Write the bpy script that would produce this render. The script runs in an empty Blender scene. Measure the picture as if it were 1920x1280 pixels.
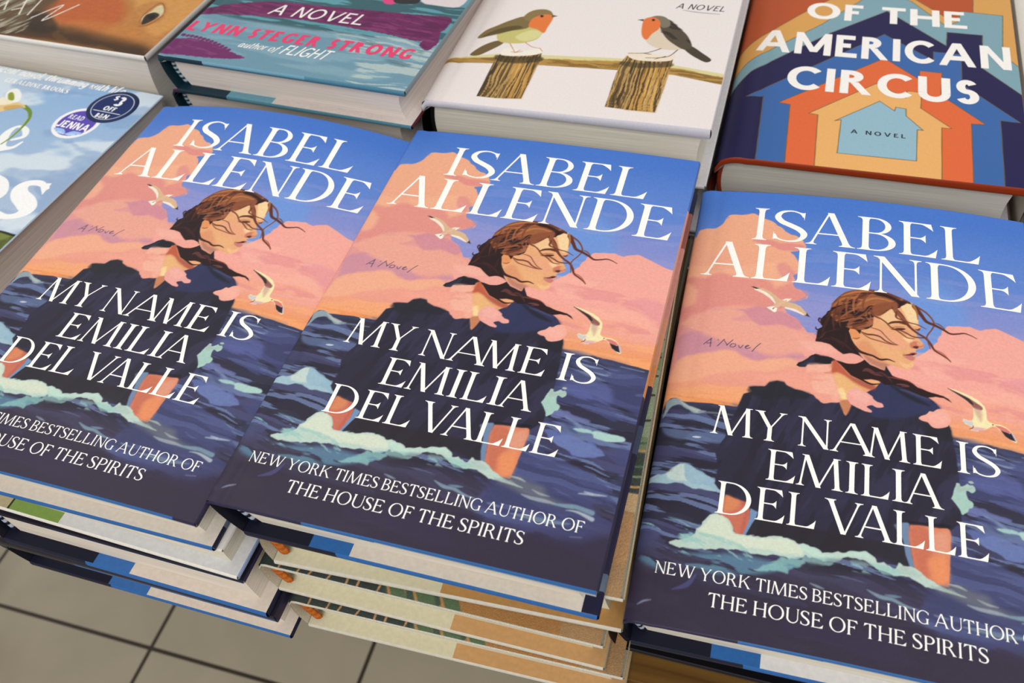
import bpy, math, random
import numpy as np
from mathutils import Matrix, Vector

# ------------------------------------------------------------------ camera, light, exposure
scn = bpy.context.scene
COL = scn.collection
cam = bpy.data.cameras.new('camera')
cam.sensor_width = 36.0
cam.lens = 31.0638
cam.clip_start = 0.01
cam_ob = bpy.data.objects.new('camera', cam)
COL.objects.link(cam_ob)
cam_ob.matrix_world = Matrix([[0.957113, -0.161406, 0.24059, 0.189979], [0.277972, 0.74565, -0.605589, -0.130682], [-0.08165, 0.646494, 0.758537, 0.29417], [0.0, 0.0, 0.0, 1.0]])
cam.dof.use_dof = True
cam.dof.focus_distance = 0.40
cam.dof.aperture_fstop = 15.0
scn.camera = cam_ob

world = bpy.data.worlds.new('shop_air')
scn.world = world
world.use_nodes = True
world.node_tree.nodes['Background'].inputs[0].default_value = (1.0, 0.985, 0.96, 1)
world.node_tree.nodes['Background'].inputs[1].default_value = 0.50


def ceiling_or_fill_lamp(loc, target, sx, sy, power, col=(1, .975, .94)):
    d = bpy.data.lights.new('ceiling_or_fill_lamp', 'AREA')
    d.shape = 'RECTANGLE'
    d.size, d.size_y = sx, sy
    d.energy = power
    d.color = col
    o = bpy.data.objects.new('ceiling_or_fill_lamp', d)
    COL.objects.link(o)
    o.location = loc
    o.rotation_euler = (Vector(target) - Vector(loc)).to_track_quat('-Z', 'Y').to_euler()


ceiling_or_fill_lamp((-1.3, .5, 2.1), (0, .15, 0), 1.4, .9, 9)
ceiling_or_fill_lamp((1.5, .5, 2.1), (.15, .15, 0), 1.4, .9, 8)
ceiling_or_fill_lamp((.25, -1.7, 1.75), (.1, .1, -.1), 2.0, .9, 34)  # added fill from the camera side, brightens page fronts, tails and floor

scn.view_settings.view_transform = 'Standard'
scn.view_settings.look = 'None'
scn.view_settings.gamma = 1
scn.view_settings.use_curve_mapping = False
scn.view_settings.exposure = 0.08

# ------------------------------------------------------------------ printed artwork (colour per vertex)
def hexc(h):
    return np.array([int(h[i:i + 2], 16) / 255 for i in (0, 2, 4)])


def s2l(c):
    c = np.asarray(c, dtype=np.float64)
    return np.where(c <= 0.04045, c / 12.92, ((c + 0.055) / 1.055) ** 2.4)


def smooth(t):
    t = np.clip(t, 0, 1)
    return t * t * (3 - 2 * t)


_LAT = np.random.RandomState(7).rand(256, 256)


def vnoise(x, y):
    xi = np.floor(x).astype(int)
    yi = np.floor(y).astype(int)
    fx = smooth(x - xi)
    fy = smooth(y - yi)
    a = _LAT[xi & 255, yi & 255]
    b = _LAT[(xi + 1) & 255, yi & 255]
    c = _LAT[xi & 255, (yi + 1) & 255]
    d = _LAT[(xi + 1) & 255, (yi + 1) & 255]
    return (a * (1 - fx) + b * fx) * (1 - fy) + (c * (1 - fx) + d * fx) * fy


def fbm(x, y, o=3):
    s = 0
    amp = 0.5
    t = 0
    for k in range(o):
        s = s + amp * vnoise(x + 17.3 * k, y + 9.1 * k)
        t += amp
        amp *= 0.5
        x = x * 2.03
        y = y * 2.03
    return s / t


def catmull(P, closed, sub=5):
    P = np.asarray(P, float)
    n = len(P)
    out = []
    for i in range(n if closed else n - 1):
        if closed:
            a, b, c, d = P[(i - 1) % n], P[i], P[(i + 1) % n], P[(i + 2) % n]
        else:
            a, b, c, d = P[max(i - 1, 0)], P[i], P[i + 1], P[min(i + 2, n - 1)]
        for k in range(sub):
            t = k / sub
            out.append(0.5 * (2 * b + (c - a) * t + (2 * a - 5 * b + 4 * c - d) * t * t + (3 * b - a - 3 * c + d) * t ** 3))
    if not closed:
        out.append(P[-1])
    return np.array(out)


class Canvas:
    """A printed sheet, millimetres, (0,0) at the lower left corner."""

    def __init__(s, W, H, nx, ny, base='ffffff'):
        s.W, s.H, s.nx, s.ny = W, H, nx, ny
        s.x = np.linspace(0, W, nx)
        s.y = np.linspace(0, H, ny)
        s.rgb = np.empty((ny, nx, 3))
        s.rgb[:] = hexc(base)

    def win(s, P, m):
        i0, i1 = np.searchsorted(s.x, [P[:, 0].min() - m, P[:, 0].max() + m])
        j0, j1 = np.searchsorted(s.y, [P[:, 1].min() - m, P[:, 1].max() + m])
        if i1 <= i0 or j1 <= j0:
            return None
        X, Y = np.meshgrid(s.x[i0:i1], s.y[j0:j1])
        return slice(j0, j1), slice(i0, i1), X, Y

    def put(s, w, cov, col):
        b = s.rgb[w[0], w[1]]
        s.rgb[w[0], w[1]] = b + (col - b) * cov[..., None]

    @staticmethod
    def cover(P, X, Y, soft):
        """soft coverage of a closed polygon"""
        ins = np.zeros(X.shape, bool)
        d2 = np.full(X.shape, 1e9)
        n = len(P)
        for i in range(n):
            ax, ay = P[i]
            bx, by = P[(i + 1) % n]
            ex, ey = bx - ax, by - ay
            L = ex * ex + ey * ey
            if L < 1e-12:
                continue
            if ay != by:
                cr = (ay > Y) != (by > Y)
                ins ^= cr & (X < ex * (Y - ay) / ey + ax)
            m = soft + 0.3
            i0, i1 = np.searchsorted(X[0], [min(ax, bx) - m, max(ax, bx) + m])
            j0, j1 = np.searchsorted(Y[:, 0], [min(ay, by) - m, max(ay, by) + m])
            if X is not None and i1 > i0 and j1 > j0:
                xs, ys = X[j0:j1, i0:i1], Y[j0:j1, i0:i1]
                t = np.clip(((xs - ax) * ex + (ys - ay) * ey) / L, 0, 1)
                q = (xs - ax - t * ex) ** 2 + (ys - ay - t * ey) ** 2
                v = d2[j0:j1, i0:i1]
                np.minimum(v, q, out=v)
        d = np.sqrt(d2) * np.where(ins, 1, -1)
        return smooth(d / (2 * soft) + 0.5)

    def poly(s, P, col, soft=.3, rough=(0, 1), sm=1, grad=None, a=1.0):
        P = np.asarray(P, float).reshape(-1, 2)
        if sm:
            P = catmull(P, True, 4)
        w = s.win(P, soft * 1.2 + rough[0] * 2)
        if w is None:
            return
        X, Y = w[2], w[3]
        if rough[0]:
            # wobble the outline itself so that distances stay exact
            Q = []
            for i in range(len(P)):
                A, B = P[i], P[(i + 1) % len(P)]
                k = max(1, int(np.hypot(*(B - A)) * rough[1] * 1.6))
                for j in range(k):
                    Q.append(A + (B - A) * j / k)
            P = np.array(Q)
            P = P + rough[0] * 2.2 * (np.stack([fbm(P[:, 0] * rough[1] + 3, P[:, 1] * rough[1], 2), fbm(P[:, 0] * rough[1] + 40, P[:, 1] * rough[1] + 9, 2)], 1) - .5)
        cov = s.cover(P, X, Y, soft) * a
        c = hexc(col)
        if grad:
            x0, y0, x1, y1, c0, c1 = grad
            t = ((X - x0) * (x1 - x0) + (Y - y0) * (y1 - y0)) / ((x1 - x0) ** 2 + (y1 - y0) ** 2)
            t = smooth(t)[..., None]
            c = hexc(c0) * (1 - t) + hexc(c1) * t
        s.put(w, cov, c)

    def streak(s, P, col, ang, fx, fy, thr, soft, edge=.5, sm=1, a=1.0):
        """brush strokes: noise drawn out along one direction, inside an outline"""
        P = np.asarray(P, float).reshape(-1, 2)
        if sm:
            P = catmull(P, True, 4)
        w = s.win(P, edge * 1.2)
        if w is None:
            return
        X, Y = w[2], w[3]
        cov = s.cover(P, X, Y, edge)
        r = math.radians(ang)
        c, sn = math.cos(r), math.sin(r)
        wob = 5 * (fbm(X * .05 + 5, Y * .05, 2) - .5)
        u = X * c + Y * sn
        v = -X * sn + Y * c + wob
        k = hash_str(col + str(ang))
        nz = fbm(u * fx + k, v * fy + k * 1.7, 4)
        nz = (nz - .5) * 1.6 + .5
        s.put(w, cov * a * smooth((nz - thr) / soft + .5), hexc(col))

    def line(s, P, wd, col, soft=.25, a=1.0, sm=1):
        P = np.asarray(P, float).reshape(-1, 2)
        wd = np.asarray(wd, float)
        if len(wd) != len(P):
            wd = np.interp(np.linspace(0, 1, len(P)), np.linspace(0, 1, len(wd)), wd)
        if sm and len(P) > 2:
            Q = catmull(np.c_[P, wd], False, 5)
            P, wd = Q[:, :2], np.maximum(Q[:, 2], .05)
        m = wd.max() / 2 + soft
        w = s.win(P, m)
        if w is None:
            return
        X, Y = w[2], w[3]
        d = np.full(X.shape, 1e9)
        for i in range(len(P) - 1):
            (ax, ay), (bx, by) = P[i], P[i + 1]
            ex, ey = bx - ax, by - ay
            L = ex * ex + ey * ey + 1e-12
            i0, i1 = np.searchsorted(X[0], [min(ax, bx) - m, max(ax, bx) + m])
            j0, j1 = np.searchsorted(Y[:, 0], [min(ay, by) - m, max(ay, by) + m])
            if i1 <= i0 or j1 <= j0:
                continue
            xs, ys = X[j0:j1, i0:i1], Y[j0:j1, i0:i1]
            t = np.clip(((xs - ax) * ex + (ys - ay) * ey) / L, 0, 1)
            q = np.hypot(xs - ax - t * ex, ys - ay - t * ey) - (wd[i] + (wd[i + 1] - wd[i]) * t) / 2
            v = d[j0:j1, i0:i1]
            np.minimum(v, q, out=v)
        s.put(w, a * smooth(.5 - d / (2 * soft)), hexc(col))

    def grain(s, amp, f=1.2):
        X, Y = np.meshgrid(s.x, s.y)
        g = fbm(X * f, Y * f * 1.6, 3) - .5
        s.rgb = np.clip(s.rgb * (1 + amp * 2 * g[..., None]), 0, 1)

    def run(s, text):
        for ln in text.strip().splitlines():
            q = ln.split('|')
            pts = np.array(q[-1].split(), float).reshape(-1, 2) / 10
            fl = lambda t: [float(v) for v in t.split(',')]
            if q[0] == 'p':
                g = None
                if q[5]:
                    gg = q[5].split(',')
                    g = [float(v) for v in gg[:4]] + gg[4:]
                s.poly(pts, q[1], float(q[2]), fl(q[3]), int(q[4]), g, float(q[6]))
            elif q[0] == 'n':
                f = fl(q[2])
                s.streak(pts, q[1], *f, sm=int(q[3]), a=float(q[4]))
            else:
                s.line(pts, fl(q[3]), q[1], float(q[2]), float(q[4]))


def hash_str(t):
    h = 7
    for ch in t:
        h = (h * 31 + ord(ch)) % 9973
    return h * .37

# ------------------------------------------------------------------ lettering: every glyph is a set of strips (left/right edge pairs), cap height 1
def ribbon(P, w, closed=False):
    P = np.asarray(P, float)
    w = np.broadcast_to(np.asarray(w, float), (len(P),))
    d = np.gradient(P, axis=0)
    if closed:
        d[0] = d[-1] = P[1] - P[-2]
    d /= np.hypot(d[:, 0], d[:, 1])[:, None] + 1e-9
    n = np.stack([-d[:, 1], d[:, 0]], 1) * (w / 2)[:, None]
    return np.c_[P + n, P - n]


def spline(P, w, sub=6):
    Q = catmull(np.c_[np.asarray(P, float), np.asarray(w, float)], False, sub)
    return ribbon(Q[:, :2], np.maximum(Q[:, 2], .004))


class Glyphs:
    def __init__(g, T, t, S):
        g.T, g.t, g.S = T, t, S

    def prof(g, d):
        if not g.S:
            return 0.0
        return float(np.interp(d, [0, .016, .024, .04, .07, .12], [1, .97, .62, .26, .08, 0])) * g.S

    def stem(g, x, w, y0=0., y1=1., sb=1, st=1):
        return g.diag(x + w / 2, y0, x + w / 2, y1, w, sb, st)

    def diag(g, xa, ya, xb, yb, w, sb=0, st=0):
        L = yb - ya
        ds = [0, .016, .024, .04, .07, .12]
        ys = sorted(set([0] + ([d for d in ds] if sb else []) + [L * k / 8 for k in range(9)] + ([L - d for d in ds] if st else []) + [L]))
        out = []
        for y in ys:
            e = 0
            if sb:
                e = max(e, g.prof(y))
            if st:
                e = max(e, g.prof(L - y))
            cx = xa + (xb - xa) * y / L
            out.append((cx - w / 2 - e, ya + y, cx + w / 2 + e, ya + y))
        return [np.array(out)]

    def bar(g, x0, x1, y, th=None):
        th = th or g.t
        xs = np.linspace(x0, x1, 5)
        return [np.array([(x, y + th / 2, x, y - th / 2) for x in xs])]

    def arm(g, x0, x1, y, side, ln):
        """an arm whose free end swells into a serif; side -1 hangs below y, +1 stands on y"""
        if not g.S:
            ln = g.t
        out = []
        L = x1 - x0
        sg = 1 if L > 0 else -1
        for k in np.r_[np.linspace(0, .5, 4), np.linspace(.56, 1, 9)]:
            q = abs(L) * (1 - k)
            h = g.t + (ln - g.t) * max(0, 1 - q / .24) ** 2.2
            x = x0 + L * k
            out.append((x, y, x + sg * .04 * max(0, 1 - q / .1) * (1 if g.S else 0), y + side * h))
        return [np.array(out)]

    def mid(g, x0, x1, y, ln):
        if not g.S:
            return g.bar(x0, x1, y)
        out = []
        for k in np.r_[np.linspace(0, .5, 3), np.linspace(.56, 1, 8)]:
            h = g.t / 2 + (ln - g.t / 2) * max(0, 1 - (x1 - x0) * (1 - k) / .15) ** 2.4
            x = x0 + (x1 - x0) * k
            out.append((x, y + h, x, y - h))
        return [np.array(out)]

    def bowl(g, cx, cy, rx, ry, a0, a1, T=None, t=None, n=26):
        T = T or g.T * 1.06
        t = t or g.t
        a = np.radians(np.linspace(a0, a1, n))
        c, s = np.cos(a), np.sin(a)
        return [np.c_[cx + rx * c, cy + ry * s, cx + (rx - T) * c, cy + (ry - t) * s]]

    def make(g, ch):
        T, t, S = g.T, g.t, g.S
        h = T + .12
        if ch == 'I':
            return g.stem(0, T)
        if ch == 'L':
            return g.stem(0, T) + g.arm(T * .5, .62, 0, 1, .26)
        if ch in 'EF':
            w = .58 if ch == 'E' else .55
            o = g.stem(0, T) + g.arm(T * .5, w - .02, 1, -1, .21) + g.mid(T * .5, w - .14, .53, .12)
            if ch == 'E':
                o += g.arm(T * .5, w + .05, 0, 1, .26)
            return o
        if ch == 'H':
            return g.stem(0, T) + g.stem(.62, T) + g.bar(T * .5, .62 + T / 2, .52)
        if ch == 'T':
            return g.stem(.36 - T / 2, T, st=0) + g.arm(.36, .70, 1, -1, .22) + g.arm(.36, .02, 1, -1, .22)
        if ch == 'D':
            x = .26
            return g.stem(0, T) + g.bar(T * .5, x, 1 - t / 2) + g.bar(T * .5, x, t / 2) + g.bowl(x, .5, .56, .5, -90, 90)
        if ch in 'BPR':
            x = .24
            if ch == 'B':
                return (g.stem(0, T) + g.bar(T * .5, x, 1 - t / 2) + g.bar(T * .5, x, t / 2) + g.bar(T * .5, x + .04, .525)
                        + g.bowl(x, .755, .30, .245, -90, 90, T * .92) + g.bowl(x, .27, .38, .27, -90, 90))
            o = g.stem(0, T) + g.bar(T * .5, x, 1 - t / 2)
            if ch == 'P':
                return o + g.bar(T * .5, x, .46 + t / 2) + g.bowl(x, .73, .34, .27, -90, 90)
            return o + g.bar(T * .5, x, .48 + t / 2) + g.bowl(x, .74, .32, .26, -90, 90) + g.diag(.66, 0, .34, .5, T * 1.05, 1, 0)
        if ch == 'O':
            return g.bowl(.49, .5, .49, .515, 0, 360, n=52)
        if ch in 'CG':
            o = g.bowl(.48, .5, .48, .515, 48 if S else 42, 318 if ch == 'C' else 310, n=40)
            if S:
                o += [np.array([(.74, .80, .80, .86), (.80, .74, .82, .90), (.825, .68, .835, .93)])]
            if ch == 'G':
                o += (g.stem(.80 - T, T, .02 if S else .1, .42, 0, 1)) if S else (g.stem(.84 - T, T, .1, .46) + g.bar(.5, .84, .46 - t / 2))
            return o
        if ch == 'U':
            r = .33
            k = t if S else T
            o = g.stem(0, T, .34, 1, 0, 1) + g.stem(.66 - k + T / 2, k, .34, 1, 0, 1)
            a = np.radians(np.linspace(180, 360, 22))
            m = np.linspace(0, 1, 22)
            x0, x1 = T / 2, .66 - k / 2 + T / 2
            cx, rr = (x0 + x1) / 2, (x1 - x0) / 2
            ww = T + (k - T) * np.clip(m * 1.5, 0, 1)
            if S:
                ww = np.interp(m, [0, .25, .5, 1], [T, T * .75, t * 1.3, t])
            P = np.c_[cx + rr * np.cos(a), .34 + (.34 + .01 - ww / 2 * .8) * np.sin(a)]
            return o + [ribbon(P, ww)]
        if ch == 'S' or ch == '$':
            P = [(.50, .80), (.445, .915), (.30, .985 - t / 3), (.14, .92), (.075, .77), (.15, .62), (.30, .515), (.45, .40), (.525, .25), (.45, .085), (.28, .012 + t / 3), (.11, .075), (.045, .22)]
            if S:
                w = [t, t * 1.1, t * 1.1, T * .62, T * .98, T * 1.1, T * 1.12, T * 1.12, T * 1.02, T * .66, t * 1.1, t * 1.1, t]
                o = [spline(P, w)] + [np.array([(.40, .955, .44, .90), (.49, .93, .50, .80), (.525, .95, .515, .70)]), np.array([(.15, .04, .10, .10), (.06, .07, .045, .2), (.02, .05, .025, .30)])]
            else:
                m_ = .505
                ra, rb = (1 - (m_ - t / 2)) / 2, (m_ + t / 2) / 2
                o = g.bowl(.27, 1 - ra, .25, ra, 28, 270, T, t, 30) + g.bowl(.27, rb, .27, rb, 90, -155, T, t, 30)
            if ch == '$':
                o += [np.array([(.25, 1.12, .35, 1.12), (.25, -.12, .35, -.12)])]
            return o
        if ch == 'A':
            o = g.diag(.12, 0, .50, 1.0, (t * 1.35 if S else T), 1, 0) + g.diag(.92, 0, .53, 1.01, T * 1.06, 1, 0)
            return o + g.bar(.24, .80, .34, t)
        if ch == 'V':
            return g.diag(.50, 0, .13, 1, T * 1.06, 0, 1) + g.diag(.53, 0, .90, 1, (t * 1.35 if S else T), 0, 1)
        if ch == 'W':
            th = t * 1.35 if S else T
            return g.diag(.40, 0, .12, 1, T, 0, 1) + g.diag(.42, 0, .72, 1, th) + g.diag(.98, 0, .70, 1, T, 0, 1) + g.diag(1.0, 0, 1.28, 1, th, 0, 1)
        if ch == 'M':
            th = t * 1.35 if S else T
            if not S:
                return g.stem(0, T) + g.stem(.86, T) + g.diag(.46 + T / 2, .12, T / 2, 1, T) + g.diag(.46 + T / 2, .12, .86 + T / 2, 1, T)
            return g.diag(.10, 0, .22, 1, th, 1, 0) + g.diag(.58, 0, .235, 1, T * 1.1, 0, 0) + g.diag(.575, .0, .99, 1, th) + g.diag(1.07, 0, 1.0, 1, T, 1, 0) + [np.array([(.12, 1, .12, .985), (.2, 1, .25, .95)]), np.array([(.95, 1, .97, .95), (1.14, 1, 1.14, .985)])]
        if ch == 'N':
            th = t * 1.2 if S else T
            if not S:
                return g.stem(0, T) + g.stem(.62, T) + g.diag(.62 + T * .4, 0, T * .6, 1, T)
            return g.stem(.14, th, 0, 1, 1, 0) + g.diag(.80, 0, .15, 1, T * 1.15) + g.stem(.83 - th, th, 0, 1, 0, 1) + [np.array([(.02, 1, .02, .985), (.1, 1, .18, .93)])]
        if ch == 'Y':
            o = g.stem(.46 - T / 2, T, 0, .5, 1, 0)
            return o + g.diag(.46, .44, .13, 1, T * 1.05, 0, 1) + g.diag(.475, .44, .83, 1, (t * 1.35 if S else T), 0, 1)
        if ch == 'K':
            return g.stem(0, T) + g.diag(T * .8, .40, .66, 1, (t * 1.35 if S else T), 0, 1) + g.diag(.72, 0, .30, .6, T * 1.1, 1, 0)
        if ch == 'J':
            return g.stem(.36, T, .25, 1) + [spline([(.36 + T / 2, .28), (.34 + T / 2, .12), (.2, T / 2), (.04, .12)], [T] * 4)]
        if ch == '3':
            return g.bowl(.24, .745, .28, .255, -90, 150, T, t) + g.bowl(.24, .27, .32, .27, -150, 90, T, t)
        if ch == '&':
            return [spline([(.72, .5), (.6, .2), (.35, .04), (.1, .2), (.2, .5), (.45, .75), (.34, .95), (.2, .8), (.4, .4), (.75, 0)], [T * .7] * 10)]
        return []


LOW = {  # lower case, single pen strokes; x height .66
    'a': [[(.42, .5), (.3, .64), (.12, .56), (.06, .25), (.16, .03), (.32, .14), (.43, .6)], [(.43, .62), (.40, .15), (.46, .03), (.56, .1)]],
    'c': [[(.42, .5), (.32, .64), (.14, .56), (.06, .3), (.14, .05), (.3, .02), (.42, .14)]],
    'e': [[(.08, .3), (.3, .36), (.42, .5), (.32, .65), (.14, .55), (.06, .3), (.14, .05), (.3, .02), (.44, .16)]],
    'f': [[(.42, .98), (.3, 1.02), (.22, .85), (.2, .4), (.16, -.1), (.04, -.2)], [(.04, .62), (.4, .64)]],
    'g': [[(.42, .5), (.3, .64), (.12, .56), (.06, .3), (.16, .06), (.32, .14), (.43, .6)], [(.43, .62), (.42, .1), (.36, -.2), (.2, -.3), (.04, -.2)]],
    'h': [[(.1, 1.), (.1, 0)], [(.1, .4), (.25, .64), (.4, .55), (.4, .1), (.48, .0)]],
    'i': [[(.1, .64), (.1, .08), (.18, .0)], [(.1, .84), (.12, .88)]],
    'l': [[(.1, 1.02), (.1, .08), (.18, 0)]],
    'm': [[(.08, .64), (.08, 0)], [(.08, .42), (.2, .64), (.32, .56), (.32, 0)], [(.32, .42), (.46, .64), (.57, .55), (.57, .08), (.66, 0)]],
    'n': [[(.08, .64), (.08, 0)], [(.08, .42), (.22, .64), (.36, .56), (.36, .08), (.44, 0)]],
    'o': [[(.26, .65), (.1, .56), (.05, .32), (.12, .06), (.26, .01), (.42, .1), (.46, .34), (.4, .58), (.26, .65)]],
    'r': [[(.08, .64), (.08, 0)], [(.08, .4), (.2, .62), (.34, .6)]],
    't': [[(.16, .9), (.14, .12), (.22, .0), (.34, .08)], [(.02, .62), (.32, .63)]],
    'u': [[(.06, .64), (.06, .15), (.16, .01), (.32, .12), (.4, .62)], [(.4, .64), (.4, .1), (.48, 0)]],
    'v': [[(.04, .64), (.2, .0), (.42, .64)]],
    'w': [[(.04, .64), (.16, .0), (.32, .5), (.46, 0), (.62, .64)]],
    ',': [[(.1, .06), (.1, -.06), (.04, -.16)]],
}


def lower(ch, w, thin):
    out = []
    for st in LOW.get(ch, []):
        P = catmull(st, False, 5) if len(st) > 2 else np.linspace(st[0], st[1], 4)
        d = np.gradient(P, axis=0)
        v = np.abs(d[:, 1]) / (np.hypot(d[:, 0], d[:, 1]) + 1e-9)
        out.append(ribbon(P, thin + (w - thin) * v ** 1.5))
    return out


def bbox(strips):
    a = np.concatenate([s.reshape(-1, 2) for s in strips])
    return a[:, 0].min(), a[:, 0].max()


def lettering(text, x0, x1, y, cap, T=.13, t=.036, S=.11, gap=.1, space=.3, slant=0., boxes=None):
    """strips in mm for one line set between x0 and x1 on the base line y"""
    items = []
    if boxes:
        chars = text.replace(' ', '')
        for ch, (a, b) in zip(chars, boxes):
            g = Glyphs(T, t, S).make(ch)
            m0, m1 = bbox(g)
            sx = (b - a) / ((m1 - m0) * cap)
            g = Glyphs(T / sx, t / (sx if sx < 1 else 1), S / sx).make(ch)
            m0, m1 = bbox(g)
            k = (b - a) / (m1 - m0)
            for s in g:
                q = s.copy()
                q[:, 0::2] = a + (q[:, 0::2] - m0) * k
                q[:, 1::2] = y + q[:, 1::2] * cap
                items.append(q)
        return items
    pen = 0
    raw = []
    for ch in text:
        if ch == ' ':
            pen += space
            continue
        g = lower(ch, T, t) if ch in LOW else Glyphs(T, t, S).make(ch)
        if not g:
            continue
        m0, m1 = bbox(g)
        for s in g:
            q = s.copy()
            q[:, 0::2] += pen - m0
            raw.append(q)
        pen += m1 - m0 + gap
    wid = pen - gap
    k = (x1 - x0) / wid
    for q in raw:
        q[:, 0::2] = x0 + q[:, 0::2] * k + slant * q[:, 1::2] * cap
        q[:, 1::2] = y + q[:, 1::2] * cap
    return raw

def bx(*v):
    return [(v[i], v[i + 1]) for i in range(0, len(v), 2)]


def sea_letters():
    o = []
    o += lettering('ISABEL', 0, 0, 207.3, 22.8, .135, .033, .10, boxes=bx(29.0, 36.1, 39.0, 55.6, 54.7, 78.6, 79.3, 97.3, 98.8, 116.6, 118.2, 136))
    o += lettering('ALLENDE', 0, 0, 180.4, 23.6, .135, .033, .10, boxes=bx(6.7, 30.2, 30.8, 48.8, 50.2, 67.5, 68.2, 86.1, 87.2, 109.2, 110.8, 133.1, 134.6, 152.7))
    o += lettering('MY NAME IS', 0, 0, 88, 15.0, .12, .036, .085, boxes=bx(22.2, 40, 39.8, 53.4, 57.8, 71.5, 71, 88.9, 85.6, 102.6, 103.7, 114.8, 120.6, 125.3, 126.5, 136.9))
    o += lettering('EMILIA', 0, 0, 69.2, 14.9, .12, .036, .085, boxes=bx(46.8, 58.2, 58.6, 76.9, 77.8, 82.6, 83.8, 94.6, 95.6, 100.4, 99.9, 115))
    o += lettering('DEL VALLE', 0, 0, 50.3, 14.9, .12, .036, .085, boxes=bx(28.4, 42.1, 44, 55.3, 56.2, 67.2, 70.1, 84.9, 81.8, 96.3, 96, 107.4, 107.7, 118.6, 119.2, 130.3))
    o += lettering('NEW YORK TIMES BESTSELLING AUTHOR OF', 8.8, 148, 20.5, 5.1, .115, .05, .06, gap=.085, space=.27)
    o += lettering('THE HOUSE OF THE SPIRITS', 30.2, 127.6, 10.7, 5.6, .115, .05, .06, gap=.095, space=.28)
    return o

# ------------------------------------------------------------------ materials
def new_mat(name):
    m = bpy.data.materials.new(name)
    m.use_nodes = True
    nt = m.node_tree
    return m, nt, nt.nodes['Principled BSDF']


def node(nt, kind, **kw):
    n = nt.nodes.new(kind)
    for k, v in kw.items():
        setattr(n, k, v)
    return n


def attr_mat(name, rough, spec=.5, coat=0., scale=(60, 60, 60), amount=.06, bump=0.):
    """printed or plain paper: the sheet's own colour times a fine fibre noise"""
    m, nt, b = new_mat(name)
    a = node(nt, 'ShaderNodeAttribute', attribute_name='art')
    tc = node(nt, 'ShaderNodeTexCoord')
    mp = node(nt, 'ShaderNodeMapping')
    mp.inputs['Scale'].default_value = scale
    nz = node(nt, 'ShaderNodeTexNoise')
    nz.inputs['Scale'].default_value = 1.0
    nz.inputs['Detail'].default_value = 3
    mr = node(nt, 'ShaderNodeMapRange')
    mr.inputs['From Min'].default_value = .3
    mr.inputs['From Max'].default_value = .7
    mr.inputs['To Min'].default_value = 1 - amount
    mr.inputs['To Max'].default_value = 1 + amount * .4
    mx = node(nt, 'ShaderNodeMix', data_type='RGBA', blend_type='MULTIPLY')
    mx.inputs['Factor'].default_value = 1
    L = nt.links.new
    L(tc.outputs['Object'], mp.inputs['Vector'])
    L(mp.outputs[0], nz.inputs['Vector'])
    L(nz.outputs['Fac'], mr.inputs['Value'])
    L(a.outputs['Color'], mx.inputs[6])
    L(mr.outputs[0], mx.inputs[7])
    L(mx.outputs[2], b.inputs['Base Color'])
    b.inputs['Roughness'].default_value = rough
    b.inputs['Specular IOR Level'].default_value = spec
    b.inputs['Coat Weight'].default_value = coat
    b.inputs['Coat Roughness'].default_value = .25
    if bump:
        bp = node(nt, 'ShaderNodeBump')
        bp.inputs['Strength'].default_value = bump
        bp.inputs['Distance'].default_value = .0006
        L(nz.outputs['Fac'], bp.inputs['Height'])
        L(bp.outputs[0], b.inputs['Normal'])
    return m


M_JACKET = attr_mat('jacket_paper', .42, .2, scale=(900, 900, 900), amount=.05)
M_MATTE = attr_mat('matte_jacket_paper', .6, .2, scale=(900, 900, 900), amount=.08)
M_GLIT = attr_mat('glitter_jacket_paper', .35, .6, scale=(2600, 2600, 2600), amount=.28, bump=.5)
M_BOARD = attr_mat('cover_board', .5, .2, scale=(500, 500, 500), amount=.08)
M_PAGES = attr_mat('page_edges', .85, .15, scale=(14, 14, 2600), amount=.22, bump=.25)
M_THREAD = attr_mat('thread', .8, .2, scale=(1500, 1500, 1500), amount=.25)


def floor_mat():
    m, nt, b = new_mat('floor_tiles')
    L = nt.links.new
    tc = node(nt, 'ShaderNodeTexCoord')
    br = node(nt, 'ShaderNodeTexBrick', offset=0.0, squash=1.0)
    br.inputs['Scale'].default_value = 1.0
    br.inputs['Mortar Size'].default_value = .0032
    br.inputs['Mortar Smooth'].default_value = .25
    br.inputs['Brick Width'].default_value = .3048
    br.inputs['Row Height'].default_value = .3048
    br.inputs['Color1'].default_value = (*s2l(hexc('b3a993')), 1)
    br.inputs['Color2'].default_value = (*s2l(hexc('b8ad97')), 1)
    br.inputs['Mortar'].default_value = (*s2l(hexc('3c3428')), 1)
    L(tc.outputs['Object'], br.inputs['Vector'])
    nz = node(nt, 'ShaderNodeTexNoise')
    nz.inputs['Scale'].default_value = 14
    nz.inputs['Detail'].default_value = 6
    L(tc.outputs['Object'], nz.inputs['Vector'])
    mr = node(nt, 'ShaderNodeMapRange')
    mr.inputs['To Min'].default_value = .84
    mr.inputs['To Max'].default_value = 1.12
    L(nz.outputs['Fac'], mr.inputs['Value'])
    mx = node(nt, 'ShaderNodeMix', data_type='RGBA', blend_type='MULTIPLY')
    mx.inputs['Factor'].default_value = 1
    L(br.outputs['Color'], mx.inputs[6])
    L(mr.outputs[0], mx.inputs[7])
    L(mx.outputs[2], b.inputs['Base Color'])
    bp = node(nt, 'ShaderNodeBump')
    bp.invert = True
    bp.inputs['Strength'].default_value = .6
    bp.inputs['Distance'].default_value = .003
    L(br.outputs['Fac'], bp.inputs['Height'])
    L(bp.outputs[0], b.inputs['Normal'])
    b.inputs['Roughness'].default_value = .45
    return m


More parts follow.
